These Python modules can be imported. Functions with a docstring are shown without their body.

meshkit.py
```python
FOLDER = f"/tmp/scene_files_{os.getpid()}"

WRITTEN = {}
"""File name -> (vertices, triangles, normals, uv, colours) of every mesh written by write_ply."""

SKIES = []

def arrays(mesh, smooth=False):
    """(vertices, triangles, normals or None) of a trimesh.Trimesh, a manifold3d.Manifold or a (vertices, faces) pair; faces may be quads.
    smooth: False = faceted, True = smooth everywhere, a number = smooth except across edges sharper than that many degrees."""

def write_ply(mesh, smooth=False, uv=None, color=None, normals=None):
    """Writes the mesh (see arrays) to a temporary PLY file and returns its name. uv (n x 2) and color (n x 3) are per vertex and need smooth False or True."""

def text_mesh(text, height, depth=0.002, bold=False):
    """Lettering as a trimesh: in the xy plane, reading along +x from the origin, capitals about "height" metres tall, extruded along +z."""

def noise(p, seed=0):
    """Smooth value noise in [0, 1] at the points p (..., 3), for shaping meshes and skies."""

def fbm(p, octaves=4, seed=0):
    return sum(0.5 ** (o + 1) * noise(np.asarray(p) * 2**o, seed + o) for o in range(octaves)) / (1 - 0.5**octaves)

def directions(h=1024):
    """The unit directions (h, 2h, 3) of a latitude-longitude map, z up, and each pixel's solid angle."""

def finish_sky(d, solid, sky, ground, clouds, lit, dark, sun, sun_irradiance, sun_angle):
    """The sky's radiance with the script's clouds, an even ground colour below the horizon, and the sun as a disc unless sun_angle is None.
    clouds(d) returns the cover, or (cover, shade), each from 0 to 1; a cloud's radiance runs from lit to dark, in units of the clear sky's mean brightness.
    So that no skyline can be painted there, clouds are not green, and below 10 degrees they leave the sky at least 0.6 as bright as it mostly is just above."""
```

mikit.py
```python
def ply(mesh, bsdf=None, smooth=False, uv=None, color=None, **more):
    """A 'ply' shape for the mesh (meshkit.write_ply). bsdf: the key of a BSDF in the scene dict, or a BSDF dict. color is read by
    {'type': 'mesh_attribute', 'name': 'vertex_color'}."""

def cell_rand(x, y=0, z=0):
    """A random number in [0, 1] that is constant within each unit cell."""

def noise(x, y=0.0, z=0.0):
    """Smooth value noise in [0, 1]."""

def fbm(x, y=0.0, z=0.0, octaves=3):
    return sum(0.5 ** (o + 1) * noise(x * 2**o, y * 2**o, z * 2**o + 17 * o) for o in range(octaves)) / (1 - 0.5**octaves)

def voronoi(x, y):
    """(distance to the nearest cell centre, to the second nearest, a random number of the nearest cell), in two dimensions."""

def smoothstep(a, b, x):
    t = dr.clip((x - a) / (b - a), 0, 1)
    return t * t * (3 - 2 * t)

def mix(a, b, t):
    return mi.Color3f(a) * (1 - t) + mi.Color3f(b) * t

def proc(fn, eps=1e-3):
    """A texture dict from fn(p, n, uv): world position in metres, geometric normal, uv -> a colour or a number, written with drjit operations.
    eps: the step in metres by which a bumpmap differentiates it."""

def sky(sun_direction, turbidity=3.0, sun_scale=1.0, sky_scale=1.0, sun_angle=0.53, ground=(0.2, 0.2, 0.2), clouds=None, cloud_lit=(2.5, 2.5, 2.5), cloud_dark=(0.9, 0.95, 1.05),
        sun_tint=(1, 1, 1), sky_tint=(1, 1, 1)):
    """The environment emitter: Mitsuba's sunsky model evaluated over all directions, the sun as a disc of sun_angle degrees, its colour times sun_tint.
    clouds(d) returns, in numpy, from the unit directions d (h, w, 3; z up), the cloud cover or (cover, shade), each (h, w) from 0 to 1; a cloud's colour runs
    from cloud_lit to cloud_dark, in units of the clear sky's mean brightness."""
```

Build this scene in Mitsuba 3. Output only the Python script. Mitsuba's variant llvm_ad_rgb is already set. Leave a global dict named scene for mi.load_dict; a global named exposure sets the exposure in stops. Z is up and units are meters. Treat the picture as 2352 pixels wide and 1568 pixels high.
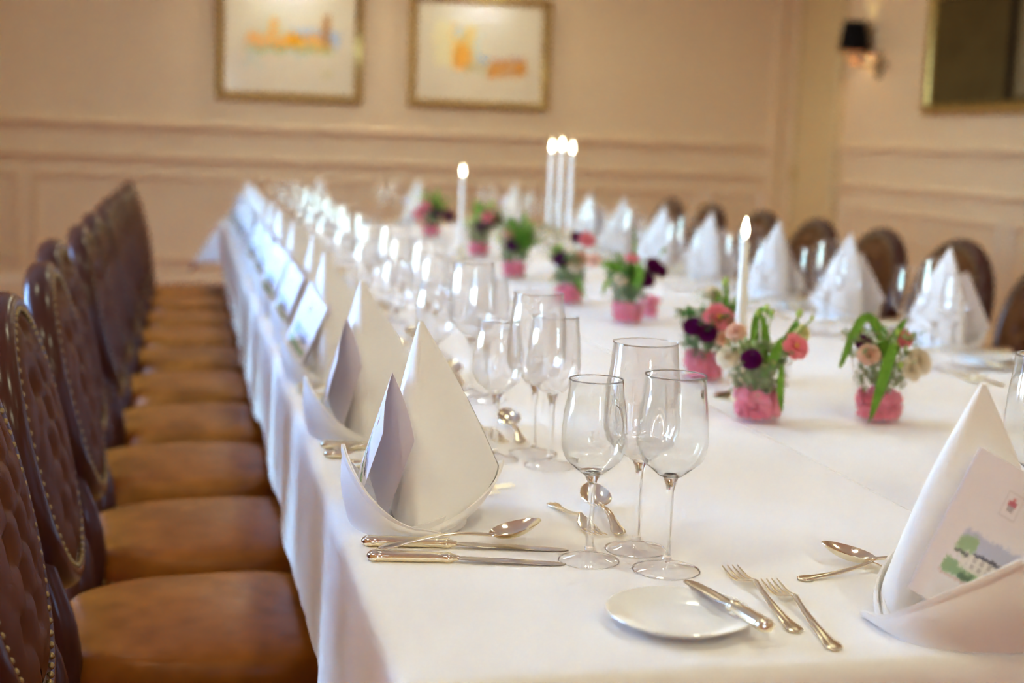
import math, random
import numpy as np, trimesh, mitsuba as mi, mikit, meshkit
import drjit as dr
from mikit import proc, noise, fbm, smoothstep, mix, cell_rand

# ------------------------------------------------------------------ camera, daylight, exposure
scene, labels = {}, {}
T = mi.ScalarTransform4f
rng = np.random.default_rng(7)
EYE = np.array([0.0, 0.0, 1.25])
FWD, UP = np.array([0.226, 0.964, -0.141]), np.array([-0.002, 0.145, 0.989])
scene['camera'] = {'type': 'thinlens', 'fov': 40.13, 'fov_axis': 'x', 'aperture_radius': 0.0088, 'focus_distance': 1.74,
                   'near_clip': 0.05, 'far_clip': 100.0,
                   'to_world': T().look_at(origin=EYE.tolist(), target=(EYE + FWD).tolist(), up=UP.tolist())}
scene['daylight'] = mikit.sky(sun_direction=(0.75, 0.3, 0.6), turbidity=2.5, sun_scale=1.0, sky_scale=150.0, sky_tint=(0.86, 1.0, 1.2), ground=(0.25, 0.25, 0.24))
exposure = 0.46
LAMP = 57.0                                   # ceiling lamps
LAMP_RGB = (1.06, 1.06, 0.73)
PICTURE_LAMP, SCONCE, FLAME = 190.0, 22.0, 30.0

# ------------------------------------------------------------------ helpers
used = {}
def numbered(name):
    n = used.get(name, 0); used[name] = n + 1
    return name if n == 0 else f'{name}_{n:03d}'
def M4(x=0, y=0, z=0, rz=0.0, ax=None):
    """matrix: local frame rotated about z (radians) and moved"""
    c, s = math.cos(rz), math.sin(rz)
    m = np.array([[c, -s, 0, x], [s, c, 0, y], [0, 0, 1, z], [0, 0, 0, 1.0]])
    return m if ax is None else m @ ax
def rot(axis, a):
    m = np.eye(4); m[:3, :3] = trimesh.transformations.rotation_matrix(a, axis)[:3, :3]; return m
def tr(x, y, z):
    m = np.eye(4); m[:3, 3] = (x, y, z); return m
def to(m): return T(np.ascontiguousarray(m))
def put(key, shape, m=None):
    key = numbered(key)
    scene[key] = shape if m is None else {**shape, 'to_world': to(m)}
    return key
def tag(key, label=None, cat=None, group=None, kind=None):
    d = {}
    if label: d['label'] = label
    if cat: d['category'] = cat
    if group: d['group'] = group
    if kind: d['kind'] = kind
    labels[key] = d
    return key
def thing(name, parts, m, label, cat, group=None):
    """parts: list of (part path, shape dict[, part label or kind]); one entry each under the thing's key"""
    key = numbered(name); tag(key, label, cat, group)
    for part in parts:
        pn, sh = part[0], part[1]
        k = put(key + '__' + pn, sh, m)
        if len(part) > 2: labels[k] = dict(part[2])
    return key
def struct(name, mesh, bsdf, smooth=False, **kw):
    k = put(name, mikit.ply(mesh, bsdf, smooth, **kw)); labels[k] = {'kind': 'structure'}
    return k
def tm(v, f):
    f = np.asarray(f)
    if f.shape[1] == 4: f = np.vstack([f[:, [0, 1, 2]], f[:, [0, 2, 3]]])
    return trimesh.Trimesh(np.asarray(v, float), f, process=False)
def closed(m):
    if m.volume < 0: m.invert()
    return m
def cat(*ms): return trimesh.util.concatenate([m for m in ms])
def box(x0, x1, y0, y1, z0, z1, bev=0.0):
    if bev <= 0:
        b = trimesh.creation.box((x1 - x0, y1 - y0, z1 - z0))
    else:
        c = np.array([(sx, sy, sz) for sx in (-1, 1) for sy in (-1, 1) for sz in (-1, 1)], float)
        h = np.array([x1 - x0, y1 - y0, z1 - z0]) / 2
        pts = np.vstack([c * (h - bev) + c * bev * e for e in np.eye(3)])
        b = trimesh.convex.convex_hull(pts)
    b.apply_translation(((x0 + x1) / 2, (y0 + y1) / 2, (z0 + z1) / 2)); return b
def rings(P, cap=True, wrap=True):
    """P (n, m, 3): n rings of m points joined to a skin, ends capped with a fan"""
    P = np.asarray(P, float); n, m = P.shape[:2]
    v = P.reshape(-1, 3); q = []
    i, j = np.meshgrid(np.arange(n - 1), np.arange(m if wrap else m - 1), indexing='ij')
    j2 = (j + 1) % m
    q = np.stack([i * m + j, i * m + j2, (i + 1) * m + j2, (i + 1) * m + j], -1).reshape(-1, 4)
    f = np.vstack([q[:, [0, 1, 2]], q[:, [0, 2, 3]]])
    if cap:
        a, b = len(v), len(v) + 1
        v = np.vstack([v, P[0].mean(0), P[-1].mean(0)])
        k = np.arange(m); k2 = (k + 1) % m
        f = np.vstack([f, np.stack([k2, k, np.full(m, a)], 1), np.stack([(n - 1) * m + k, (n - 1) * m + k2, np.full(m, b)], 1)])
        return closed(tm(v, f))
    return tm(v, f)
def lathe(prof, n=40, cap=False):
    prof = np.asarray(prof, float); a = np.arange(n) * 2 * np.pi / n
    P = np.stack([prof[:, :1] * np.cos(a), prof[:, :1] * np.sin(a), np.repeat(prof[:, 1:], n, 1)], -1)
    return rings(P, cap=cap)
def lathe_solid(prof, n=40):
    return closed(lathe(prof, n, cap=True))
def section(w, h, m=14, p=2.4):
    a = np.arange(m) * 2 * np.pi / m
    c, s = np.cos(a), np.sin(a)
    return np.stack([w * np.sign(c) * np.abs(c) ** (2 / p), h * np.sign(s) * np.abs(s) ** (2 / p)], 1)
def loft(st, m=14, p=2.4):
    """st: (x along, half width, half height, z centre[, y centre]) -> a closed body along +x"""
    P = []
    for s in st:
        sec = section(s[1], s[2], m, p); yc = s[4] if len(s) > 4 else 0
        P.append(np.stack([np.full(m, s[0]), yc + sec[:, 0], s[3] + sec[:, 1]], 1))
    return rings(np.array(P))
def interp(st, n):
    """smooth resampling of a station table"""
    from scipy.interpolate import PchipInterpolator
    st = np.asarray(st, float); x = np.linspace(st[0, 0], st[-1, 0], n)
    return np.column_stack([x] + [PchipInterpolator(st[:, 0], st[:, k])(x) for k in range(1, st.shape[1])])
def sweep(path, rad, m=10, flat=1.0):
    p = np.asarray(path, float); n = len(p); rad = np.broadcast_to(np.asarray(rad, float), (n,))
    t = np.gradient(p, axis=0); t /= np.linalg.norm(t, axis=1, keepdims=True) + 1e-12
    u = np.cross(t[0], [0, 0, 1.0]);
    if np.linalg.norm(u) < 0.2: u = np.cross(t[0], [0, 1.0, 0])
    U = []
    for k in range(n):
        u = u - t[k] * (u @ t[k]); u /= np.linalg.norm(u) + 1e-12; U.append(u)
    U = np.array(U); V = np.cross(t, U); a = np.arange(m) * 2 * np.pi / m
    P = p[:, None] + rad[:, None, None] * (np.cos(a)[None, :, None] * U[:, None] + flat * np.sin(a)[None, :, None] * V[:, None])
    return rings(P)
def spline(pts, n=16):
    from scipy.interpolate import CubicSpline
    pts = np.asarray(pts, float); s = np.r_[0, np.cumsum(np.linalg.norm(np.diff(pts, axis=0), axis=1))]
    return CubicSpline(s, pts)(np.linspace(0, s[-1], n))
def sheet(P, t):
    """a grid (n, m, 3) given real thickness t"""
    P = np.asarray(P, float); n, m = P.shape[:2]
    du, dv = np.gradient(P, axis=0), np.gradient(P, axis=1)
    N = np.cross(du, dv); N /= np.linalg.norm(N, axis=2, keepdims=True) + 1e-12
    A, B = P + N * t / 2, P - N * t / 2
    v = np.vstack([A.reshape(-1, 3), B.reshape(-1, 3)]); o = n * m
    i, j = np.meshgrid(np.arange(n - 1), np.arange(m - 1), indexing='ij')
    q = np.stack([i * m + j, (i + 1) * m + j, (i + 1) * m + j + 1, i * m + j + 1], -1).reshape(-1, 4)
    f = [q, q[:, ::-1] + o]
    def strip(e, rev):
        e = np.asarray(e); s = np.stack([e[:-1], e[1:], e[1:] + o, e[:-1] + o], 1)
        f.append(s[:, ::-1] if rev else s)
    strip(np.arange(m), True); strip((n - 1) * m + np.arange(m), False)
    strip(np.arange(n) * m, False); strip(np.arange(n) * m + m - 1, True)
    return closed(tm(v, np.vstack(f)))
ORD = ['nearest', 'second', 'third', 'fourth', 'fifth', 'sixth', 'seventh', 'eighth', 'ninth', 'tenth', 'eleventh', 'twelfth']

# ------------------------------------------------------------------ materials
def rgb(*c): return {'type': 'rgb', 'value': list(c)}
def two(b): return {'type': 'twosided', 'bsdf': b}
def prin(col, rough, **kw): return two({'type': 'principled', 'base_color': col if isinstance(col, dict) else rgb(*col), 'roughness': rough, **kw})
scene['m_wall'] = prin((0.71, 0.535, 0.335), 0.55, specular=0.25)
scene['m_trim'] = prin((0.74, 0.56, 0.35), 0.38, specular=0.4)
scene['m_door'] = prin((0.62, 0.46, 0.22), 0.40, specular=0.4)
scene['m_ceiling'] = prin((0.82, 0.79, 0.74), 0.8)
def cloth_fn(p, n, uv):
    w = fbm(p.x * 9, p.y * 9, p.z * 9, 3)
    return mix((0.80, 0.79, 0.775), (0.84, 0.83, 0.815), w)
def cloth_bump(p, n, uv):
    big = fbm(p.x * 5, p.y * 5 + 3, p.z * 5, 3)
    return 0.9 * big + 0.012 * noise(p.x * 900, p.y * 900, p.z * 900)
scene['m_cloth'] = {'type': 'bumpmap', 'scale': 0.012, 'bump': proc(cloth_bump, 2e-3), 'bsdf': prin(proc(cloth_fn), 0.75, specular=0.2, sheen=0.3)}
scene['m_napkin'] = two({'type': 'principled', 'base_color': rgb(0.83, 0.815, 0.80), 'roughness': 0.8, 'specular': 0.2, 'sheen': 0.3})
def leather_fn(p, n, uv):
    w = fbm(p.x * 7, p.y * 7, p.z * 7, 4); c = fbm(p.x * 30 + 5, p.y * 30, p.z * 30, 2)
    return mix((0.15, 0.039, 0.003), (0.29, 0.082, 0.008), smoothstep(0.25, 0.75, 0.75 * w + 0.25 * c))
def leather_bump(p, n, uv):
    return fbm(p.x * 16, p.y * 22, p.z * 16, 3) + 0.05 * noise(p.x * 500, p.y * 500, p.z * 500)
scene['m_leather'] = {'type': 'bumpmap', 'scale': 0.0028, 'bump': proc(leather_bump, 1.5e-3), 'bsdf': prin(proc(leather_fn), 0.33, specular=0.14)}
def shaded_leather_fn(p, n, uv):
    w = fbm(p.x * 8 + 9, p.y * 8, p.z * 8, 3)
    return mix((0.052, 0.0125, 0.0022), (0.105, 0.028, 0.004), w)  # seat leather made darker: shade on the chair backs put into the colour
scene['m_shaded_leather'] = {'type': 'bumpmap', 'scale': 0.002, 'bump': proc(leather_bump, 1.5e-3), 'bsdf': prin(proc(shaded_leather_fn), 0.5, specular=0.06)}
def wood_fn(p, n, uv):
    g = fbm(p.x * 30, p.y * 30, p.z * 6, 3)
    return mix((0.034, 0.009, 0.0045), (0.066, 0.018, 0.009), g)
scene['m_dark_wood'] = prin(proc(wood_fn), 0.2, specular=0.22)
scene['m_brass'] = prin((0.56, 0.38, 0.14), 0.28, metallic=1.0)
scene['m_nail'] = prin((0.30, 0.19, 0.065), 0.38, metallic=0.9)
scene['m_silver'] = prin((1.0, 0.91, 0.67), 0.15, metallic=1.0)
scene['m_blade'] = prin((0.62, 0.56, 0.48), 0.2, metallic=1.0)
scene['m_crystal'] = {'type': 'dielectric', 'int_ior': 1.40, 'ext_ior': 1.0}
scene['m_glass'] = {'type': 'dielectric', 'int_ior': 1.5, 'ext_ior': 1.0}
scene['m_thin_glass'] = {'type': 'thindielectric', 'int_ior': 1.55, 'ext_ior': 1.0}
scene['m_china'] = prin((0.84, 0.85, 0.83), 0.12, specular=0.5, clearcoat=0.5)
scene['m_paper'] = prin((0.83, 0.80, 0.87), 0.6)
scene['m_wax'] = prin((0.86, 0.82, 0.72), 0.45)
scene['m_wick'] = prin((0.03, 0.025, 0.02), 0.9)
scene['m_black_shade'] = prin((0.006, 0.005, 0.005), 0.8, specular=0.03)
scene['m_dark_brass'] = prin((0.22, 0.14, 0.05), 0.3, metallic=1.0)
scene['m_gold_lining'] = prin((0.75, 0.42, 0.12), 0.35, metallic=0.6)
def gilt_fn(p, n, uv):
    return mix((0.28, 0.155, 0.03), (0.46, 0.29, 0.075), fbm(p.x * 40, p.y * 40, p.z * 40, 3))
scene['m_gilt'] = prin(proc(gilt_fn), 0.2, metallic=0.75)
def carpet_fn(p, n, uv):
    x, y = p.x * 4.2, p.y * 4.2
    d, d2, r = mikit.voronoi(x, y)
    base = mix((0.17, 0.012, 0.024), (0.25, 0.026, 0.048), fbm(p.x * 60, p.y * 60, 0, 2))
    base = mix(base, (0.62, 0.42, 0.44), smoothstep(0.30, 0.24, d) * dr.select(r > 0.45, 1.0, 0.0))
    return mix(base, (0.40, 0.07, 0.03), smoothstep(0.10, 0.05, d2 - d) * 0.7)
scene['m_carpet'] = prin(proc(carpet_fn), 0.95)
def leafy(c0, c1, k):
    def fn(p, n, uv): return mix(c0, c1, fbm(p.x * k, p.y * k, p.z * k, 2))
    return fn
def plant(name, c0, c1, k=60, trans=0.5, rough=0.5):
    scene[name] = {'type': 'principledthin', 'base_color': proc(leafy(c0, c1, k)), 'roughness': rough, 'diff_trans': trans, 'spec_trans': 0.0}
plant('m_leaf', (0.10, 0.22, 0.02), (0.22, 0.40, 0.05))
plant('m_dark_leaf', (0.05, 0.13, 0.025), (0.11, 0.22, 0.05))
plant('m_bud', (0.34, 0.46, 0.07), (0.55, 0.64, 0.14))
plant('m_foliage', (0.16, 0.20, 0.06), (0.36, 0.38, 0.14))
plant('m_pink', (0.72, 0.13, 0.17), (0.86, 0.30, 0.32))
plant('m_petals', (0.84, 0.17, 0.28), (0.92, 0.38, 0.47), 30)
plant('m_purple', (0.055, 0.002, 0.035), (0.11, 0.006, 0.06))
plant('m_cream', (0.80, 0.68, 0.50), (0.86, 0.78, 0.64))
plant('m_peach', (0.80, 0.46, 0.32), (0.86, 0.62, 0.46))
plant('m_yellow', (0.78, 0.74, 0.34), (0.84, 0.80, 0.48))
scene['m_yellow_centre'] = prin((0.75, 0.42, 0.03), 0.7)
scene['m_water'] = {'type': 'dielectric', 'int_ior': 1.33, 'ext_ior': 1.0}

# ------------------------------------------------------------------ the room
XL, XR, YF, YB, ZC = -2.7, 4.5, -3.6, 10.0, 3.15
struct('floor', box(XL - .15, XR + .15, YF - .15, YB + .15, -0.1, 0.0), 'm_carpet')
struct('ceiling', box(XL - .15, XR + .15, YF - .15, YB + .15, ZC, ZC + 0.1), 'm_ceiling')
struct('wall_back', box(XL - .15, XR + .15, YB, YB + .15, 0, ZC), 'm_wall')
struct('wall_right', box(XR, XR + .15, YF, YB, 0, ZC), 'm_wall')
WIN = [(2.6, 3.9), (4.2, 5.5)]
WZ = (0.55, 2.75)
FWIN = [(.3, .85)]  # unseen window behind the camera, put in for bluish fill on near faces
FZ = (1.05, 2.35)
xs = [XL - .15] + [v for w in FWIN for v in w] + [XR + .15]
wf = [box(xs[i], xs[i + 1], YF - .15, YF, 0, ZC) for i in range(0, len(xs), 2)]
for a, b in FWIN: wf += [box(a, b, YF - .15, YF, 0, FZ[0]), box(a, b, YF - .15, YF, FZ[1], ZC)]
struct('wall_front', cat(*wf), 'm_wall')
ys = [YF] + [v for w in WIN for v in w] + [YB]
wl = [box(XL - .15, XL, ys[i], ys[i + 1], 0, ZC) for i in range(0, len(ys), 2)]
for a, b in WIN: wl += [box(XL - .15, XL, a, b, 0, WZ[0]), box(XL - .15, XL, a, b, WZ[1], ZC)]
struct('wall_left', cat(*wl), 'm_wall')
def window(n, m, a, b, WZ=WZ):
    """a wooden window with its pane, between a and b along local x, local y into the wall"""
    w = numbered(f'window_{n}'); labels[w] = {'kind': 'structure'}
    fr = [box(a, a + .06, .03, .09, *WZ), box(b - .06, b, .03, .09, *WZ), box(a, b, .03, .09, WZ[0], WZ[0] + .06), box(a, b, .03, .09, WZ[1] - .06, WZ[1]),
          box((a + b) / 2 - .03, (a + b) / 2 + .03, .04, .08, *WZ), box(a, b, .04, .08, WZ[1] - .75, WZ[1] - .70)]
    put(w + '__window_frame', mikit.ply(cat(*fr), 'm_trim'), m)
    put(w + '__pane', mikit.ply(tm([(a, .06, WZ[0]), (b, .06, WZ[0]), (b, .06, WZ[1]), (a, .06, WZ[1])], [[0, 1, 2, 3]]), 'm_thin_glass'), m)
MW = np.array([[0, -1, 0, XL], [1, 0, 0, 0], [0, 0, 1, 0], [0, 0, 0, 1.0]])
for i, (a, b) in enumerate(WIN): window(i + 1, MW, a, b)
MW = np.array([[-1, 0, 0, 0], [0, -1, 0, YF], [0, 0, 1, 0], [0, 0, 0, 1.0]])
for i, (a, b) in enumerate(FWIN): window(i + 1 + len(WIN), MW, -b, -a, FZ)

def moulding(prof, p0, p1, nrm):
    """prof: closed list of (out, z); extruded from p0 to p1 (xy), nrm the way out of the wall"""
    prof = np.asarray(prof, float)
    P = np.array([[[q[0] + nrm[0] * o, q[1] + nrm[1] * o, z] for o, z in prof] for q in (p0, p1)])
    return rings(P)
def rail_prof(z, s=1.0):
    return [(0, z - .05 * s), (.010 * s, z - .045 * s), (.014 * s, z - .025 * s), (.030 * s, z - .010 * s), (.040 * s, z), (.042 * s, z + .012 * s), (.034 * s, z + .020 * s), (.012 * s, z + .024 * s), (0, z + .026 * s)]
def small_prof(z): return [(0, z - .024), (.009, z - .022), (.013, z - .010), (.021, z), (.017, z + .010), (.006, z + .013), (0, z + .015)]
def base_prof(h): return [(0, 0), (.024, 0), (.024, h - .055), (.018, h - .04), (.016, h - .02), (.008, h - .004), (0, h)]
B, R = (0, -1), (-1, 0)
struct('trim_1', moulding(rail_prof(1.275), (XL, YB), (4.28, YB), B), 'm_trim', 30)
struct('trim_2', moulding(rail_prof(1.055, .8), (XL, YB), (4.28, YB), B), 'm_trim', 30)
struct('baseboard_back', moulding(base_prof(.25), (XL, YB), (4.28, YB), B), 'm_trim', 30)
def panel_back(x0, x1, z0, z1):
    a = [moulding(small_prof(z), (x0, YB), (x1, YB), B) for z in (z0, z1)]
    for x, s in ((x0, 1), (x1, -1)):
        pr_ = [(0, -.012), (.012, -.010), (.020, 0), (.012, .010), (0, .012)]
        a.append(rings(np.array([[[x + d, YB - o, z] for o, d in pr_] for z in (z0, z1)])))
    return cat(*a)
n_tr = 3
for x0, x1 in ((-2.6, -1.12), (-1.0, 1.28), (1.40, 3.72), (3.84, 4.24)):
    struct(f'trim_{n_tr}', panel_back(x0, x1, .36, .925), 'm_trim', 30); n_tr += 1
# the corner strip and the narrow door by it
struct(f'trim_{n_tr}', cat(box(4.28, 4.34, YB - .05, YB, 0, ZC), box(4.34, 4.44, YB - .03, YB, 0, ZC), box(4.44, 4.5, YB - .055, YB, 0, ZC)), 'm_trim'); n_tr += 1
d1 = 'door_1'; labels[d1] = {'kind': 'structure'}
scene[d1] = mikit.ply(box(XR - .03, XR, 9.30, 9.93, 0, 2.75, .004), 'm_door')
scene[d1 + '__door_frame'] = mikit.ply(cat(box(XR - .05, XR, 9.93, 9.99, 0, 2.82, .004), box(XR - .05, XR, 9.24, 9.30, 0, 2.82, .004), box(XR - .05, XR, 9.24, 9.99, 2.75, 2.82, .004)), 'm_door')
scene[d1 + '__hinge'] = mikit.ply(cat(box(XR - .062, XR - .028, 9.90, 9.935, 1.03, 1.13, .004)), 'm_brass')
YR1 = 9.22
struct(f'trim_{n_tr}', moulding(rail_prof(1.285), (XR, YR1), (XR, YF), R), 'm_trim', 30); n_tr += 1
struct(f'trim_{n_tr}', moulding(rail_prof(1.03, .8), (XR, YR1), (XR, YF), R), 'm_trim', 30); n_tr += 1
struct('baseboard_right', moulding(base_prof(.25), (XR, YR1), (XR, YF), R), 'm_trim', 30)
for y0, y1 in ((7.15, 9.06), (4.7, 7.02), (2.2, 4.58)):
    a = [moulding(small_prof(z), (XR, y0), (XR, y1), R) for z in (.36, .878)]
    for y in (y0, y1):
        pr_ = [(0, -.012), (.012, -.010), (.020, 0), (.012, .010), (0, .012)]
        a.append(rings(np.array([[[XR - o, y + d, z] for o, d in pr_] for z in (.36, .878)])))
    struct(f'trim_{n_tr}', cat(*a), 'm_trim', 30); n_tr += 1
struct(f'trim_{n_tr}', cat(moulding([(0, ZC - .14), (.03, ZC - .12), (.09, ZC - .03), (.1, ZC), (0, ZC)], (XL, YB), (XR, YB), B),
                           moulding([(0, ZC - .14), (.03, ZC - .12), (.09, ZC - .03), (.1, ZC), (0, ZC)], (XR, YB), (XR, YF), R)), 'm_trim'); n_tr += 1

# ceiling lamps (round flush lamps with a white diffuser)
k = 0
ring = lathe_solid([(.0, -.001), (.175, -.001), (.18, -.012), (.165, -.022), (.15, -.022), (.15, -.010), (0, -.010)], 32)
disc = lathe_solid([(0, -.0105), (.15, -.0105), (.15, -.024), (.10, -.030), (0, -.032)], 28)
ring_p = mikit.ply(ring, 'm_brass', 30)
LAMP_ROWS = {-1.5: 1.5, .9: .88, 3.3: .42, 5.7: .38, 8.1: 2.3}
for ly in (-1.5, 0.9, 3.3, 5.7, 8.1):
    for lx in (-0.9, 1.0, 2.8):
        if ly > 5 and lx < 0: k += 1; continue
        disc_p = mikit.ply(disc, 'm_china', 30, emitter={'type': 'area', 'radiance': rgb(*[LAMP * LAMP_ROWS[ly] * (.24 if lx > 2 else .8 if lx < 0 else 1) * c for c in LAMP_RGB])})
        thing('ceiling_lamp', [('ring', ring_p), ('diffuser', disc_p)], tr(lx, ly, ZC), f'round flush ceiling lamp, {["left", "middle", "right"][k % 3]} one of the {ORD[k // 3]} row', 'lamp', 'ceiling lamps'); k += 1

# framed pictures on the back wall
def stroke(u, v, u0, u1, v0, v1, soft=0.02):
    return smoothstep(u0 - soft, u0 + soft, u) * smoothstep(u1 + soft, u1 - soft, u) * smoothstep(v0 - soft, v0 + soft, v) * smoothstep(v1 + soft, v1 - soft, v)
def picture_fn(which):
    def fn(p, n, uv):
        u, v = uv.x, uv.y
        w = fbm(u * 9 + 5 * which, v * 9, 0, 3); w2 = fbm(u * 30, v * 30, 2 + which, 2)
        c = mi.Color3f(0.72, 0.62, 0.44)
        jag = noise(u * 34, 3 + which, 0) - .5
        du, dv = u + (w - .5) * .07, v + (w2 - .5) * .05 + jag * .05
        w2 = smoothstep(.25, .75, .5 * w + .5 * noise(u * 16, v * 20, 5 + which))
        if which == 0:
            c = mix(c, (0.35, 0.50, 0.72), stroke(du, dv, .52, .86, .46, .60, .05) * .95)
            c = mix(c, (0.80, 0.36, 0.02), stroke(du, dv, .17, .78, .43, .555, .018) * (.6 + .55 * w2))
            c = mix(c, (0.80, 0.38, 0.03), stroke(du, dv, .335, .395, .52, .70, .014) * .95)
            c = mix(c, (0.40, 0.17, 0.01), stroke(du, dv, .735, .795, .42, .755, .012) * .92)
            c = mix(c, (0.62, 0.44, 0.10), stroke(du, dv, .56, .80, .40, .50, .02) * .6)
            c = mix(c, (0.36, 0.44, 0.20), stroke(du, dv, .14, .82, .385, .425, .014) * .75 * (.4 + w2))
            c = mix(c, (0.50, 0.58, 0.50), stroke(du, dv, .14, .70, .24, .39, .04) * .6 * smoothstep(.35, .7, w))
            c = mix(c, (0.55, 0.47, 0.22), stroke(du, dv, .73, .84, .18, .24, .02) * .6)
        else:
            c = mix(c, (0.82, 0.70, 0.36), stroke(du, dv, .14, .26, .34, .80, .02) * .7)
            c = mix(c, (0.80, 0.52, 0.14), stroke(du, dv, .26, .46, .33, .76, .02) * .85)
            c = mix(c, (0.46, 0.62, 0.74), stroke(du, dv, .31, .37, .64, .76, .02) * .7)
            c = mix(c, (0.84, 0.36, 0.03), stroke(du, dv, .30, .41, .33, .58, .02) * .95)
            c = mix(c, (0.08, 0.30, 0.60), stroke(du, dv, .49, .56, .42, .47, .018) * .8)
            c = mix(c, (0.45, 0.68, 0.76), stroke(du, dv, .45, .49, .40, .70, .02) * .4)
            c = mix(c, (0.58, 0.24, 0.03), stroke(du, dv - .16 * (u - .75), .58, .86, .27, .435, .016) * (.6 + .55 * w2))
            c = mix(c, (0.45, 0.26, 0.26), stroke(du, dv - .16 * (u - .75), .60, .84, .43, .465, .012) * .75)
            c = mix(c, (0.42, 0.36, 0.16), stroke(du, dv, .38, .58, .31, .39, .02) * .6)
        return c
    return fn
for i, fn in enumerate((picture_fn(0), picture_fn(1))):
    scene[f'm_picture_{i}'] = prin(proc(fn), 0.5, specular=0.3, clearcoat=0.6, clearcoat_gloss=0.95)
def frame_mesh(w, h, prof):
    """mitred frame: prof (inwards from the outer edge, out of the wall); local x right, y up, z out"""
    prof = np.asarray(prof, float)
    c = [(-1, -1), (1, -1), (1, 1), (-1, 1)]
    P = np.array([[[sx * (w / 2 - a), sy * (h / 2 - a), o] for a, o in prof] for sx, sy in c + c[:1]])
    return closed(rings(P, cap=False))
def plate_uv(w, h, z):
    v = np.array([(-w / 2, -h / 2, z), (w / 2, -h / 2, z), (w / 2, h / 2, z), (-w / 2, h / 2, z)])
    return tm(v, [[0, 1, 2, 3]]), np.array([(0, 0), (1, 0), (1, 1), (0, 1.0)])
fprof = [(0, 0), (0, .024), (.008, .036), (.020, .038), (.032, .029), (.044, .024), (.050, .015), (.053, .006), (.053, 0), (0, 0)]
WALLB = np.array([[1, 0, 0, 0], [0, 0, -1, 0], [0, 1, 0, 0], [0, 0, 0, 1.0]])      # local z out of the wall -> -y
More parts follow.
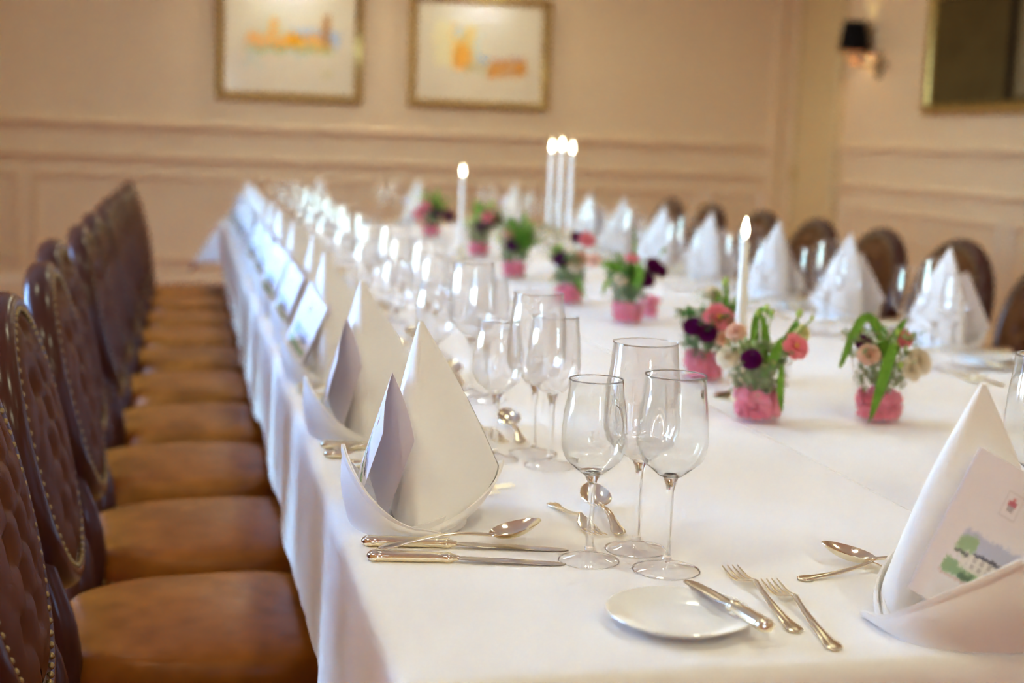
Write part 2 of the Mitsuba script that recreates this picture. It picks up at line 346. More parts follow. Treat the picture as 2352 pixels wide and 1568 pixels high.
for i, (x0, x1, zb, zt, txt) in enumerate(((.19, 1.195, 1.475, 2.30, 'left framed watercolour of a riverside palace with a clock tower, gilt frame'),
                                          (1.525, 2.545, 1.475, 2.26, 'right framed watercolour of a church front and brown houses, gilt frame'))):
    w, h = x1 - x0, zt - zb
    m = tr((x0 + x1) / 2, YB, (zb + zt) / 2) @ WALLB
    pl, uv = plate_uv(w - .09, h - .09, .008)
    thing('framed_picture', [('frame', mikit.ply(frame_mesh(w, h, fprof), 'm_gilt', 40)),
                             ('painting', mikit.ply(pl, f'm_picture_{i}', False, uv=uv)),
                             ('backing', mikit.ply(box(-w / 2 + .01, w / 2 - .01, -h / 2 + .01, h / 2 - .01, 0, .007), 'm_dark_wood'))], m, txt, 'picture', 'framed watercolours')
    tube = sweep([(-.2, -.06, .17), (.2, -.06, .17)], .022, 14)
    arm = sweep(spline([(0, .05, .0), (0, .09, .08), (0, .02, .15), (0, -.045, .165)], 14), .006, 8)
    glow = box(-.17, .17, -.084, -.080, .150, .172)
    thing('picture_lamp', [('shade', mikit.ply(tube, 'm_brass', 40)), ('arm', mikit.ply(arm, 'm_brass', 40)),
                           ('lamp_strip', mikit.ply(glow, 'm_china', False, emitter={'type': 'area', 'radiance': rgb(*[PICTURE_LAMP * c for c in (1.0, .86, .66)])}))],
          tr((x0 + x1) / 2, YB, zt + .17) @ WALLB, f'brass picture lamp above the {("left", "right")[i]} framed watercolour', 'lamp')

# dark framed picture on the right wall
WALLR = np.array([[0, 0, -1, 0], [-1, 0, 0, 0], [0, 1, 0, 0], [0, 0, 0, 1.0]])     # local z -> -x, local x -> -y
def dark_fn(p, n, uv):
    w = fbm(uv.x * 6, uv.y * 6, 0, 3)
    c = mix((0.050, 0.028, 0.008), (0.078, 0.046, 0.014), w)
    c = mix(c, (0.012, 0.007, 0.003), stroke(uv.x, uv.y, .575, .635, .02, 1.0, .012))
    return mix(c, (0.15, 0.10, 0.045), smoothstep(.64, .67, uv.x) * smoothstep(.03, .08, uv.y))  # dark band and lighter strip: reflection in the glass, painted into the colour
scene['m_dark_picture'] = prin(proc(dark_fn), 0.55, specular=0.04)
gy0, gy1 = 6.55, 8.08
gw, gh = gy1 - gy0, .76
gprof = [(0, 0), (0, .03), (.008, .042), (.03, .046), (.05, .034), (.06, .026), (.066, .012), (.066, 0), (0, 0)]
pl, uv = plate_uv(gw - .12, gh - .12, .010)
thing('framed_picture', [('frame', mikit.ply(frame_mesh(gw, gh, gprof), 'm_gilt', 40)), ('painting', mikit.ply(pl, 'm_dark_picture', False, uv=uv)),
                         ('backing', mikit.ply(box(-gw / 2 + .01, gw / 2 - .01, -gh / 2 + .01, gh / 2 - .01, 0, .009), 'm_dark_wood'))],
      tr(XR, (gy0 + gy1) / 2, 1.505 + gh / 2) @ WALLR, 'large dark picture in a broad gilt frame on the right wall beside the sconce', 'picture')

# wall sconce
shade = lathe([(.105, -.10), (.078, .10)], 32)
lining = lathe([(.1025, -.099), (.0755, .099)], 32)
scx, scy, scz = -.12, 8.89, 2.03
sc_arm = sweep(spline([(0, 8.726 - scy + 0, 1.86 - scz), (-.05, -.30, 1.83 - scz), (scx, -.12, 1.84 - scz), (scx, 0, 1.86 - scz), (scx, 0, 1.98 - scz)], 22), .008, 8)
bulb = trimesh.creation.icosphere(2, .024); bulb.apply_translation((scx, 0, 0)); bulb.apply_scale((1, 1, 1))
for s_ in (shade, lining): s_.apply_translation((scx, 0, 0))
backplate = lathe_solid([(0, -.06), (.03, -.055), (.04, 0), (.03, .055), (0, .06)], 24); backplate.apply_scale((.4, 1, 1.5)); backplate.apply_translation((-.008, 8.726 - scy, 1.84 - scz))
cupm = lathe_solid([(0, -.10), (.016, -.098), (.018, -.07), (.013, -.03), (0, -.03)], 20); cupm.apply_translation((scx, 0, -.02))
thing('wall_sconce', [('lamp_shade', mikit.ply(shade, 'm_black_shade', 40), {'label': 'black lamp shade'}), ('shade_lining', mikit.ply(lining, 'm_gold_lining', 40), {'label': 'gold lining of the shade'}),
                      ('arm', mikit.ply(sc_arm, 'm_dark_brass', 40)), ('wall_plate', mikit.ply(backplate, 'm_dark_brass', 40)), ('candle_cup', mikit.ply(cupm, 'm_dark_brass', 40)),
                      ('bulb', mikit.ply(bulb, 'm_china', 40, emitter={'type': 'area', 'radiance': rgb(*[SCONCE * 6 * c for c in (1.0, .72, .42)])}))],
      tr(XR, scy, scz), 'brass wall sconce with a small black tapered shade', 'wall lamp')

# ------------------------------------------------------------------ table and cloths
TX0, TX1, TY0, TY1, TZ = 0.205, 2.06, 1.235, 8.3, 0.75
tb = [box(TX0 - .006, TX1 + .006, TY0 - .006, TY1 + .006, .715, TZ - .0035, .003)]
legs = []
for lx in (.75, 1.5):
    for ly in (1.6, 3.3, 5.0, 6.7, 8.0): legs.append(box(lx - .03, lx + .03, ly - .03, ly + .03, 0, .715))
tk = numbered('banquet_table'); tag(tk, 'long wide banquet table hidden under white tablecloths', 'table')
put(tk + '__tabletop', mikit.ply(tb[0], 'm_dark_wood'))
for l_ in legs: put(tk + '__leg', mikit.ply(l_, 'm_dark_wood'))

def cloth(x0, x1, y0, y1, hang, seed, lift=0.0, step=.03, flare=(0, 0, 0, 0), amp=.014):
    """a cloth over x0..x1, y0..y1; hang: (left, right, near, far) lengths that fall over an edge (0 = ends flat)"""
    def axis(a, b, h0, h1):
        n = int((b - a) / step)
        e0 = -np.linspace(h0, 0, max(2, int(h0 / .012)), endpoint=False) + a if h0 else np.array([])
        e1 = np.linspace(0, h1, max(2, int(h1 / .012)) + 1)[1:] + b if h1 else np.array([])
        return np.r_[e0, np.linspace(a, b, n), e1]
    X, Y = axis(x0, x1, hang[0], hang[1]), axis(y0, y1, hang[2], hang[3])
    X, Y = np.meshgrid(X, Y, indexing='ij')
    cxp, cyp = np.clip(X, x0, x1), np.clip(Y, y0, y1)
    sx, sy = X - cxp, Y - cyp
    L = np.hypot(sx, sy); Ls = np.maximum(L, 1e-9); dx, dy = sx / Ls, sy / Ls
    rho = .016; phi = np.minimum(L / rho, np.pi / 2)
    out = rho * np.sin(phi); down = rho * (1 - np.cos(phi)) + np.maximum(L - rho * np.pi / 2, 0)
    corner = np.abs(2 * dx * dy)
    fl = np.where((sx < 0) & (sy < 0), flare[0], np.where((sx > 0) & (sy < 0), flare[1], np.where((sx < 0) & (sy > 0), flare[2], flare[3])))
    per = np.stack([cxp * 3.1 + cyp * 3.1, sx * 0 + seed, np.arctan2(sy, sx)], -1)
    wave = meshkit.fbm(per * np.array([1.6, 1, 1.2]), 3, seed) - .5
    hangv = np.clip(down / .25, 0, 1.3)
    out = out + (amp * 2 * wave + .006) * hangv ** 1.3 * (down > 0) + fl * corner * down
    down = down * np.where(corner > 0, np.sqrt(np.clip(1 - (fl * corner) ** 2 * .6, .3, 1)), 1)
    ripple = (meshkit.fbm(np.stack([X * 2.2, Y * 2.2, X * 0 + seed], -1), 3, seed + 5) - .5) * .0012
    Z = TZ + lift - down + np.where(L > 0, 0, np.minimum(ripple, 0) - .0002)
    P = np.stack([cxp + dx * out, cyp + dy * out, Z], -1)
    return P
H = .265
P1 = cloth(TX0, 1.0, TY0, 4.62, (H, 0, H, 0), 3, .0008)
P2 = cloth(TX0 - .002, 1.0, 4.55, TY1, (H - .003, 0, 0, H), 11, 0.0, flare=(0, 0, .62, 0), amp=.02)
P3 = cloth(.985, TX1, TY0, 4.62, (0, H, H, 0), 17, 0.0)
P4 = cloth(.985, TX1, 4.55, TY1, (0, H, 0, H), 23, -.0008)
for P, txt in ((P1, 'white tablecloth over the near left table, hanging beside the nearest brown chairs'), (P2, 'white tablecloth over the far left table, its corner sticking out by the far chairs'),
               (P3, 'white tablecloth over the near right table, under the plate and the nearest vases'), (P4, 'white tablecloth over the far right table, under the row of chairs at the right wall')):
    tag(put('tablecloth', mikit.ply(sheet(P, .0012), 'm_cloth', 50)), txt, 'tablecloth', 'white tablecloths')

# ------------------------------------------------------------------ chairs
def polar(outline, radial, n=56):
    """outline(angle)->(x, y); radial: list of (scale, z) -> closed skin"""
    a = np.arange(n) * 2 * np.pi / n
    o = np.array([outline(t) for t in a])
    return rings(np.array([np.column_stack([o * s, np.full(n, z)]) for s, z in radial]))
def seat_outline(t):
    c, s = math.cos(t), math.sin(t)
    x, y = .235 * math.copysign(abs(c) ** .62, c), math.copysign(abs(s) ** .62, s)
    return np.array([x, y * (.225 + .10 * x)])
seat_m = polar(seat_outline, [(.90, .385), (.985, .388), (1.0, .40), (1.005, .425), (.985, .447), (.94, .459), (.85, .4665), (.7, .4725), (.45, .477), (.2, .479), (.05, .4795)])
rail_m = polar(seat_outline, [(.88, .315), (.965, .315), (.985, .325), (.99, .375), (.975, .388), (.5, .388)])
def studs(pts, r=.0052):
    b = trimesh.creation.icosphere(1, r)
    return cat(*[b.copy().apply_translation(p) for p in pts])
def even(f, n, m=800):
    a = np.linspace(0, 2 * np.pi, m); p = np.array([f(t) for t in a]); s = np.r_[0, np.cumsum(np.linalg.norm(np.diff(p, axis=0), axis=1))]
    w = np.linspace(0, s[-1], n, endpoint=False); return np.column_stack([np.interp(w, s, p[:, i]) for i in range(p.shape[1])])
seat_nails = studs([(p[0] * 1.004, p[1] * 1.004, .402) for p in even(seat_outline, 84)])
# back: local oval frame (p across, q up, n forward) set leaning on the seat's rear
BH, BW, LEAN = .232, .222, math.radians(12.5)
BC = np.array([-.262, 0, .755])
qv, nv = np.array([-math.sin(LEAN), 0, math.cos(LEAN)]), np.array([math.cos(LEAN), 0, math.sin(LEAN)])
def backpt(p, q, n): return BC + np.multiply.outer(np.asarray(p), np.array([0, 1.0, 0])) + np.multiply.outer(np.asarray(q), qv) + np.multiply.outer(np.asarray(n), nv)
A64 = np.arange(64) * 2 * np.pi / 64
def oval(s): return np.sin(A64) * BW * s, np.cos(A64) * BH * s
btn = [(0, 0), (-.085, 0), (.085, 0), (0, .105), (0, -.105), (-.045, .052), (.045, .052), (-.045, -.052), (.045, -.052), (-.09, .1), (.09, .1), (-.09, -.1), (.09, -.1), (0, .18), (0, -.18)]
btn = [b for b in btn if (b[0] / BW) ** 2 + (b[1] / BH) ** 2 < .62]
P = []
for s in np.r_[1.0, .98, .95, np.linspace(.9, .03, 22)]:
    p, q = oval(s * .90)
    n = .012 + .034 * np.sqrt(np.maximum(1 - s ** 2, 0)) ** .8
    for b0, b1 in btn: n = n - .020 * np.exp(-((p - b0) ** 2 + (q - b1) ** 2) / (2 * .014 ** 2))
    for k in np.arange(-4, 5):           # pleats between the buttons
        for sg in (-1, 1):
            d = (q - sg * p * 1.17) / 1.54 - k * .0675
            n = n - .0035 * np.exp(-(d / .006) ** 2) * (s < .93)
    P.append(backpt(p, q, n))
pad_front = rings(np.array(P))
P = []
for s in np.r_[1.0, .97, np.linspace(.9, .05, 8)]:
    p, q = oval(s * .93); P.append(backpt(p, q, -.016 - .018 * np.sqrt(np.maximum(1 - s ** 2, 0))))
pad_back = rings(np.array(P))
a12 = np.arange(14) * 2 * np.pi / 14
P = []
for t in A64:
    c0 = np.array([math.sin(t) * BW, math.cos(t) * BH]); nn = np.array([math.sin(t) / BW, math.cos(t) / BH]); nn /= np.linalg.norm(nn)
    e, o = .021 * np.cos(a12), .027 * np.sin(a12)
    P.append(backpt(c0[0] + nn[0] * (e - .012), c0[1] + nn[1] * (e - .012), o + .002))
P.append(P[0]); back_ring = closed(rings(np.array(P), cap=False))
btn_m = cat(*[trimesh.creation.icosphere(1, .0085).apply_translation(backpt(b[0], b[1], .012 + .034 * np.sqrt(max(1 - ((b[0] / BW / .9) ** 2 + (b[1] / BH / .9) ** 2), 0)) ** .8 - .019)) for b in btn])
def ringpt(s, n): return lambda t: backpt(math.sin(t) * BW * s, math.cos(t) * BH * s, n)
back_nails = cat(studs(even(ringpt(.900, .0255), 66), .0050), studs(even(ringpt(.905, -.0215), 66), .0050))
def rear_leg(s):
    top = backpt(s * .165, -.160, -.004)
    return sweep(spline([(-.335, s * .165, 0), (-.275, s * .165, .20), (-.218, s * .170, .36), (-.205, s * .172, .45), (-.212, s * .178, .53), top + (0, 0, -.01), top + (-.004, 0, .03)], 26),
                 np.interp(np.linspace(0, 1, 26), [0, .4, .62, .72, .85, 1], [.013, .018, .026, .027, .021, .016]), 12)
def front_leg(s):
    y = s * .195
    return loft(interp([(0, .013, .013, 0), (.05, .015, .015, 0), (.27, .022, .022, 0), (.30, .024, .024, 0), (.335, .026, .026, 0)], 12), 12, 2.6).apply_transform(np.array([[0, 0, 1, .175], [0, 1, 0, y], [1, 0, 0, 0], [0, 0, 0, 1.0]]))
stuffk = {'kind': 'stuff', 'label': 'row of small brass nails'}
chair_parts = [('seat', mikit.ply(seat_m, 'm_leather', 60)), ('seat_rail', mikit.ply(rail_m, 'm_dark_wood', 40)),
               ('backrest_frame', mikit.ply(back_ring, 'm_dark_wood', 60), {'label': 'dark polished oval frame'}),
               ('backrest_pad', mikit.ply(pad_front, 'm_shaded_leather', 60), {'label': 'buttoned brown leather pad'}), ('backrest_cover', mikit.ply(pad_back, 'm_shaded_leather', 60)),
               ('rear_leg', mikit.ply(rear_leg(-1), 'm_dark_wood', 50)), ('rear_leg', mikit.ply(rear_leg(1), 'm_dark_wood', 50)),
               ('front_leg', mikit.ply(front_leg(-1), 'm_dark_wood', 50)), ('front_leg', mikit.ply(front_leg(1), 'm_dark_wood', 50)),
               ('seat_nails', mikit.ply(seat_nails, 'm_nail', True), stuffk), ('backrest_nails', mikit.ply(back_nails, 'm_nail', True), stuffk),
               ('button', mikit.ply(btn_m, 'm_shaded_leather', True), {'kind': 'stuff'})]
PITCH = .545
for k in range(11):
    y = 1.745 + PITCH * k + [0, 0, -.01, .01, -.01, .01, .02, .0, -.02, .0, .0][k]
    x = .025 + [0, 0, .008, -.024, .0, -.004, .0, -.006, .0, .0, .0][k]
    thing('dining_chair', chair_parts, M4(x, y, 0, rng.normal(0, .012)), f'brown leather chair with oval back, {ORD[k]} from the front along the left table edge', 'chair', 'leather dining chairs')
RN = [3.36, 3.93, 4.50, 5.08, 5.66, 6.22, 6.79]
for k, yn in enumerate(RN):
    thing('dining_chair', chair_parts, M4(2.125 + [-.01, .0, .005, .025, .03, .02, .02][k], yn + .13 - [0, 0, .02, .03, .05, .0, .0][k], 0, math.pi + rng.normal(0, .02)),
          f'brown leather chair with oval back, {ORD[k]} from the front along the right table edge', 'chair', 'leather dining chairs')

# ------------------------------------------------------------------ tableware prototypes
def wine_glass(h, hs, rmax, rrim, rfoot, zmax, walls=1, nseg=56):
    """h total, hs where the bowl starts, zmax height of the widest place; walls: 3 = a blown body with an inner and an outer face, 2 = both faces as sheets, 1 = one sheet"""
    from scipy.interpolate import PchipInterpolator
    zz = np.array([hs + .0018, hs + .0045, hs + .012, hs + (zmax - hs) * .55, zmax, zmax + (h - zmax) * .4, h - .012, h])
    rr = np.array([.0090, .0145, .0235, rmax * .885, rmax, rmax * .965, rrim * 1.015, rrim])
    f_ = PchipInterpolator(zz, rr)
    zs = hs + .0018 + (h - hs - .0018) * np.linspace(0, 1, 40 if walls > 1 else 26) ** 1.35
    skin = np.column_stack([f_(zs), zs])
    def ring_of(r, z, q):
        return closed(rings(np.array([[((r + q * math.cos(b)) * math.cos(a), (r + q * math.cos(b)) * math.sin(a), z + q * math.sin(b)) for b in np.arange(8) * np.pi / 4] for a in np.linspace(0, 2 * np.pi, nseg + 1)]), cap=False))
    foot = lathe([(rfoot - .0012, .0004), (rfoot, .0011), (rfoot - .0008, .0020), (rfoot * .72, .0046), (rfoot * .42, .0074), (.0105, .0108), (.0066, .0150), (.0052, .0190)], nseg)
    stem = [(0, .0105), (.0040, .0112), (.0058, .0150), (.0050, .0200), (.0046, .027), (.0043, .04), (.0042, .06), (.0043, hs - .024), (.0046, hs - .014), (.0062, hs - .006), (.0080, hs - .0012),
             (.0096, hs + .0026), (.0082, hs + .0032), (.005, hs + .0023), (0, hs + .0019)]
    out = [('stem', mikit.ply(lathe_solid(stem, nseg), 'm_glass', 40)), ('foot', mikit.ply(foot, 'm_thin_glass', True)), ('foot_rim', mikit.ply(ring_of(rfoot, .0010, .0009), 'm_glass', True))]
    th = np.interp(zs, [hs, hs + .006, hs + .02, h - .004, h], [.0026, .0018, .0010, .0009, .0009])
    inn = np.column_stack([f_(zs) - th, zs])[zs > hs + .0045]
    if walls == 3:
        prof = [(0, hs + .0034), (.0098, hs + .0034)] + skin[zs > hs + .0036].tolist() + [(rrim - .0004, h + .0005)] + inn[::-1].tolist() + [(inn[0][0] * .6, hs + .0042), (0, hs + .0038)]
        return [('bowl', mikit.ply(lathe_solid(prof, nseg), 'm_crystal', 35)), ('rim', mikit.ply(ring_of(rrim - .0004, h + .0004, .0008), 'm_glass', True))] + out
    bowl = lathe(skin, nseg)
    if walls == 2: bowl = cat(bowl, lathe(inn, nseg))
    return [('bowl', mikit.ply(bowl, 'm_thin_glass', True)), ('rim', mikit.ply(ring_of(rrim - .0003, h, .0008), 'm_glass', True))] + out
SIZES = ((.223, .105, .0395, .0325, .0365, .148), (.262, .112, .0475, .0400, .0385, .162), (.236, .112, .0425, .0362, .0400, .158))
FIRST_GLASS = [wine_glass(*q, walls=w) for q, w in zip(SIZES, (3, 2, 3))]
NEAR_GLASS = [wine_glass(*q, walls=2) for q in SIZES]
FAR_GLASS = [wine_glass(*q, walls=1, nseg=36) for q in SIZES]

def knife(L=.252):
    q = L / .252; hl = .116
    hst = [(0, .0022, .0020, .0065), (.002, .0066, .0045, .0065), (.006, .0094, .0062, .0068), (.013, .0102, .0066, .0070), (.020, .0088, .0060, .0068), (.030, .0092, .0062, .0068), (.060, .0088, .0060, .0066), (.085, .0080, .0056, .0064),
           (.097, .0074, .0053, .0062), (.100, .0088, .0060, .0062), (.104, .0088, .0060, .0062), (.108, .0062, .0046, .0060), (hl, .0040, .0026, .0058)]
    bst = [(hl - .004, .0038, .0022, .0058), (hl + .004, .0058, .0014, .0056), (hl + .02, .0086, .0009, .0050), (hl + .07, .0092, .0008, .0036), (hl + .105, .0090, .0007, .0022), (.240, .0076, .0006, .0016), (.249, .0040, .0005, .0013), (.252, .0008, .0004, .0012)]
    hd = loft(interp([(s_[0] * q, *s_[1:]) for s_ in hst], 60), 16, 2.2)
    bl = loft(interp([(s_[0] * q, *s_[1:]) for s_ in bst], 34), 12, 2.0)
    return [('handle', mikit.ply(hd, 'm_silver', 50)), ('blade', mikit.ply(bl, 'm_blade', 50))]
def flat_handle(L, z=lambda t: .004):
    t = np.linspace(0, 1, 30)
    w = np.interp(t, [0, .015, .05, .12, .2, .35, .6, .8, 1], [.002, .0062, .0096, .0098, .0072, .0058, .0046, .0034, .0032])
    hh = np.interp(t, [0, .05, .2, .6, 1], [.0012, .0016, .0016, .0018, .0020])
    return loft(np.column_stack([t * L, w, hh, [z(a) for a in t]]), 12, 2.2)
def arch(t): return .0035 + .011 * math.sin(math.pi * min(max((t - .10) / .95, 0), 1)) ** 1.2
def fork(L=.205):
    hl = L * .60
    hd = flat_handle(hl, lambda t: .0032 + .012 * (t ** 2.2))
    zc = lambda x: .0152 - .0125 * math.sin(math.pi / 2 * min((x - hl) / (L - hl) * 1.5, 1)) + .010 * max((x - hl) / (L - hl) - .62, 0) ** 1.3
    hx = np.linspace(hl - .002, hl + .034, 14)
    hw = np.interp(hx, [hl - .002, hl + .004, hl + .014, hl + .026, hl + .034], [.0032, .0045, .0105, .0122, .0122])
    head = loft([(x, w, .0010, zc(x)) for x, w in zip(hx, hw)], 12, 2.6)
    out = [('handle', mikit.ply(hd, 'm_silver', 50)), ('head', mikit.ply(head, 'm_silver', 50))]
    for y in (-.0103, -.0034, .0034, .0103):
        x = np.linspace(hl + .031, L, 12)
        out.append(('tine', mikit.ply(loft([(a, np.interp(a, [hl + .031, L - .01, L], [.0019, .0013, .0005]), np.interp(a, [hl + .031, L], [.0011, .0006]), zc(a), y * np.interp(a, [hl + .03, L], [1, .93])) for a in x], 8, 2.4), 'm_silver', 50)))
    return out
def spoon(L=.205, bw=.0205, bl=.066):
    hl = L - bl
    hd = flat_handle(hl + .004, lambda t: .0034 + .010 * math.sin(math.pi * min(t, 1) * .80) ** 1.3)
    n, m = 14, 28
    P = []
    for r in np.linspace(0.02, 1, n):
        a = np.arange(m) * 2 * np.pi / m
        ca, sa = np.cos(a), np.sin(a)
        x = hl + bl / 2 + bl / 2 * r * ca; y = bw * r * sa * (1 - .16 * ca)
        z = .0030 + .0120 * r ** 2.4 + .0075 * r * ca
        P.append(np.stack([x, y, z + .0012], 1))
    for r in np.linspace(1, .02, n):
        a = np.arange(m) * 2 * np.pi / m
        ca, sa = np.cos(a), np.sin(a)
        r2 = r * .985
        x = hl + bl / 2 + bl / 2 * r2 * ca; y = bw * r2 * sa * (1 - .16 * ca)
        P.append(np.stack([x, y, .0030 + .0120 * r2 ** 2.4 + .0075 * r2 * ca + .0026], 1))
    return [('handle', mikit.ply(hd, 'm_silver', 50)), ('bowl', mikit.ply(rings(np.array(P)), 'm_silver', 50))]
KNIFE, KNIFE2, BKNIFE = knife(.256), knife(.238), knife(.178)
FORK, DFORK, SPOON, DSPOON = fork(.225), fork(.172), spoon(.212, .0215, .068), spoon(.192, .0215, .068)
plate_m = lathe_solid([(0, .0030), (.040, .0030), (.042, .0), (.046, .0), (.048, .0035), (.066, .0095), (.0765, .0150), (.0785, .0166), (.0778, .0178), (.075, .0172), (.064, .0125), (.052, .0080), (.044, .0064), (0, .0060)], 64)
PLATE = [('dish', mikit.ply(plate_m, 'm_china', 40))]

# napkin: local x to the diner's right, y away from the diner, z up
def napkin(seed=0):
    g = np.random.default_rng(seed); a_r, a_f, a_ff = .092, .070, .022
    j = g.normal(0, .004, 6)
    # the tall cone, open to the diner
    th = np.linspace(-180, 180, 81); tt = np.linspace(0, 1, 26)
    P = np.zeros((len(th), len(tt), 3))
    apex = np.array([j[0] * .6 - .004, .004 + j[1], .262 + j[2]])
    for i, d in enumerate(th):
        r_ = math.radians(d)
        tail = max(0, 1 - abs(d) / 88.0)
        side = np.array([a_r * math.sin(r_), (a_f if abs(d) < 90 else a_ff) * math.cos(r_), .004])
        side[1] += .046 * tail; side[2] += .066 * tail
        for k_, t in enumerate(tt):
            bulge = .015 * math.sin(math.pi * t) * (1 - tail * .8) + .004 * math.sin(math.pi * t) * math.sin(r_ * 3 + seed)
            c = side * (1 - t) + apex * t
            rad = np.array([math.sin(r_), math.cos(r_), 0.0])
            pinch = .0016 * t ** 6
            P[i, k_] = c + rad * (bulge + pinch)
    cone = sheet(P, .0022)
    # rear flap, standing out into a pointed tail, over the band of the base
    th = np.linspace(-94, 94, 49); tt = np.linspace(0, 1, 8)
    P = np.zeros((len(th), len(tt), 3))
    for i, d in enumerate(th):
        r_ = math.radians(d); tail = max(0, 1 - abs(d) / 94.0)
        b = np.array([(a_r + .004) * math.sin(r_), (a_f + .004) * math.cos(r_), .0012])
        e = b + np.array([0, .050 * tail, .072 * tail + .004]); b = b + np.array([0, .010 * tail, .026 * tail])
        for k_, t in enumerate(tt): P[i, k_] = b * (1 - t) + e * t + np.array([math.sin(r_), math.cos(r_), 0]) * .004 * math.sin(math.pi * t)
    flap = sheet(P, .003)
    th = np.linspace(-104, 104, 49)
    P = np.zeros((len(th), 4, 3))
    for i, d in enumerate(th):
        r_ = math.radians(d); tail = max(0, 1 - abs(d) / 104.0)
        for k_, t in enumerate(np.linspace(0, 1, 4)): P[i, k_] = ((a_r + .002) * math.sin(r_), (a_f + .002) * math.cos(r_), .0012 + t * (.012 + .034 * tail))
    band = sheet(P, .0026)
    # front pocket: a band rising to a point before the diner, its hem folded over
    th = np.linspace(-102, 102, 57); tt = np.linspace(0, 1, 16)
    P = np.zeros((len(th), len(tt), 3)); Q = np.zeros((len(th), 5, 3))
    for i, d in enumerate(th):
        r_ = math.radians(d); f_ = max(0, 1 - abs(d) / 102.0)
        cq = math.copysign(abs(math.cos(r_)) ** .62, math.cos(r_))
        b = np.array([(a_r + .006) * math.sin(r_), -(a_f + .012) * cq, .0012])
        b[0] *= 1 + .04 * max(0, (abs(d) - 70) / 42)
        hgt = .095 * f_ ** 1.12 + .006
        lean = .008 * f_ ** 2
        e = b + np.array([.010 * math.sin(r_), -lean, hgt])
        for k_, t in enumerate(tt):
            P[i, k_] = b * (1 - t) + e * t + np.array([math.sin(r_), -math.cos(r_), 0]) * .006 * math.sin(math.pi * t)
        for k_, t in enumerate(np.linspace(0, 1, 5)):
            Q[i, k_] = e + (b - e) * t * min(1.0, .011 / max(hgt, .011)) + np.array([math.sin(r_), -math.cos(r_), 0]) * (.0026 + .0008 * math.sin(math.pi * t))
    pocket = cat(sheet(P, .0024), sheet(Q, .0018))
    return [('cone', mikit.ply(cone, 'm_napkin', 50)), ('rear_flap', mikit.ply(flap, 'm_napkin', 50)), ('base_band', mikit.ply(band, 'm_napkin', 50)), ('front_pocket', mikit.ply(pocket, 'm_napkin', 50))]
NAPKINS = [napkin(s) for s in (1, 2, 3)]

# menu card: two leaves hinged at one side; local x right, y up, z out of the cover
def card_fn(p, n, uv):
    u, v = uv.x, uv.y
    w = fbm(u * 14, v * 14, 1, 2); w2 = noise(u * 70, v * 70, 3)
    c = mi.Color3f(0.80, 0.77, 0.84)
    # crest: a small shield with a red roof shape in a pale frame
    d = dr.maximum(dr.abs(u - .5) * 1.05 / .085, dr.abs(v - .77) * 1.48 / .12)
    c = mix(c, (0.55, 0.50, 0.55), smoothstep(.10, .04, dr.abs(d - 1.0)) * .45)
    c = mix(c, (0.42, 0.05, 0.06), stroke(u + (w - .5) * .02, v, .455, .545, .765, .80, .006) * .9)
    c = mix(c, (0.50, 0.09, 0.10), stroke(u, v, .485, .515, .79, .825, .005) * .8)
    c = mix(c, (0.40, 0.36, 0.40), stroke(u, v, .465, .535, .73, .768, .006) * (.4 + .6 * smoothstep(.35, .5, noise(u * 90, v * 20))))
    # painted view of a white house with a dark roof, a tree, sky and shrubs
    du, dv = u + (w - .5) * .08 + (w2 - .5) * .03, v + (w2 - .5) * .022 + (w - .5) * .03
    c = mix(c, (0.45, 0.48, 0.68), stroke(du, dv, .22, .80, .40, .515, .02) * .8)
    c = mix(c, (0.20, 0.36, 0.12), stroke(du, dv, .14, .84, .215, .30, .012) * .85)
    c = mix(c, (0.30, 0.45, 0.22), smoothstep(.13, .07, dr.sqrt(dr.square(du - .30) + dr.square((dv - .41) * 1.35))) * .9)
    c = mix(c, (0.80, 0.76, 0.72), stroke(du, dv, .30, .80, .275, .385, .008) * .85)
    c = mix(c, (0.06, 0.055, 0.09), stroke(du, dv - (u - .5) * .02, .40, .82, .375, .405, .008) * .95)
    c = mix(c, (0.09, 0.08, 0.08), stroke(du, dv, .22, .36, .35, .372, .008) * .9)
    win = smoothstep(.30, .22, dr.abs(u * 13 - dr.floor(u * 13) - .5)) * smoothstep(.40, .30, dr.abs(v * 24 - dr.floor(v * 24) - .5))
    c = mix(c, (0.30, 0.24, 0.25), win * stroke(u, v, .36, .78, .285, .37, .004) * .55)
    c = mix(c, (0.08, 0.14, 0.08), stroke(du, dv, .36, .62, .215, .262, .02) * smoothstep(.4, .6, w) * .9)
    return mix(c, (0.55, 0.28, 0.20), stroke(u, dv, .15, .60, .195, .207, .006) * .6)
scene['m_card'] = prin(proc(card_fn), 0.55)
CW, CH = .116, .165
def leaf(z_open, bow):
    n, m = 10, 3
    u = np.linspace(0, 1, n); v = np.linspace(0, 1, m)
    P = np.zeros((n, m, 3))
    for i, a in enumerate(u):
        for k_, b in enumerate(v): P[i, k_] = ((a - .5) * CW, (b - .5) * CH, z_open * a + bow * math.sin(math.pi * a))
    uv = np.array([(a, b) for a in u for b in v])
    return P, uv
def card(z_open, mirrored):
    P0, uv = leaf(0, .003); P1, _ = leaf(-z_open, -.004)
    if mirrored:
        P0 = P0 * np.array([-1, 1, 1]); P1 = P1 * np.array([-1, 1, 1]); uv = uv * np.array([-1, 1]) + np.array([1, 0])
    s0 = sheet(P0, .0005); s1 = sheet(P1, .0005)
    return [('cover', mikit.ply(s0, 'm_card', False, uv=np.vstack([uv, uv * 0 + .02]) if not mirrored else np.vstack([uv * 0 + .02, uv])), {'label': 'cover with a small red crest and a painted house'}), ('inner_leaf', mikit.ply(s1, 'm_paper', False))]
CARD_L, CARD_S, CARD_FLAT = card(.040, False), card(.010, False), card(.004, True)

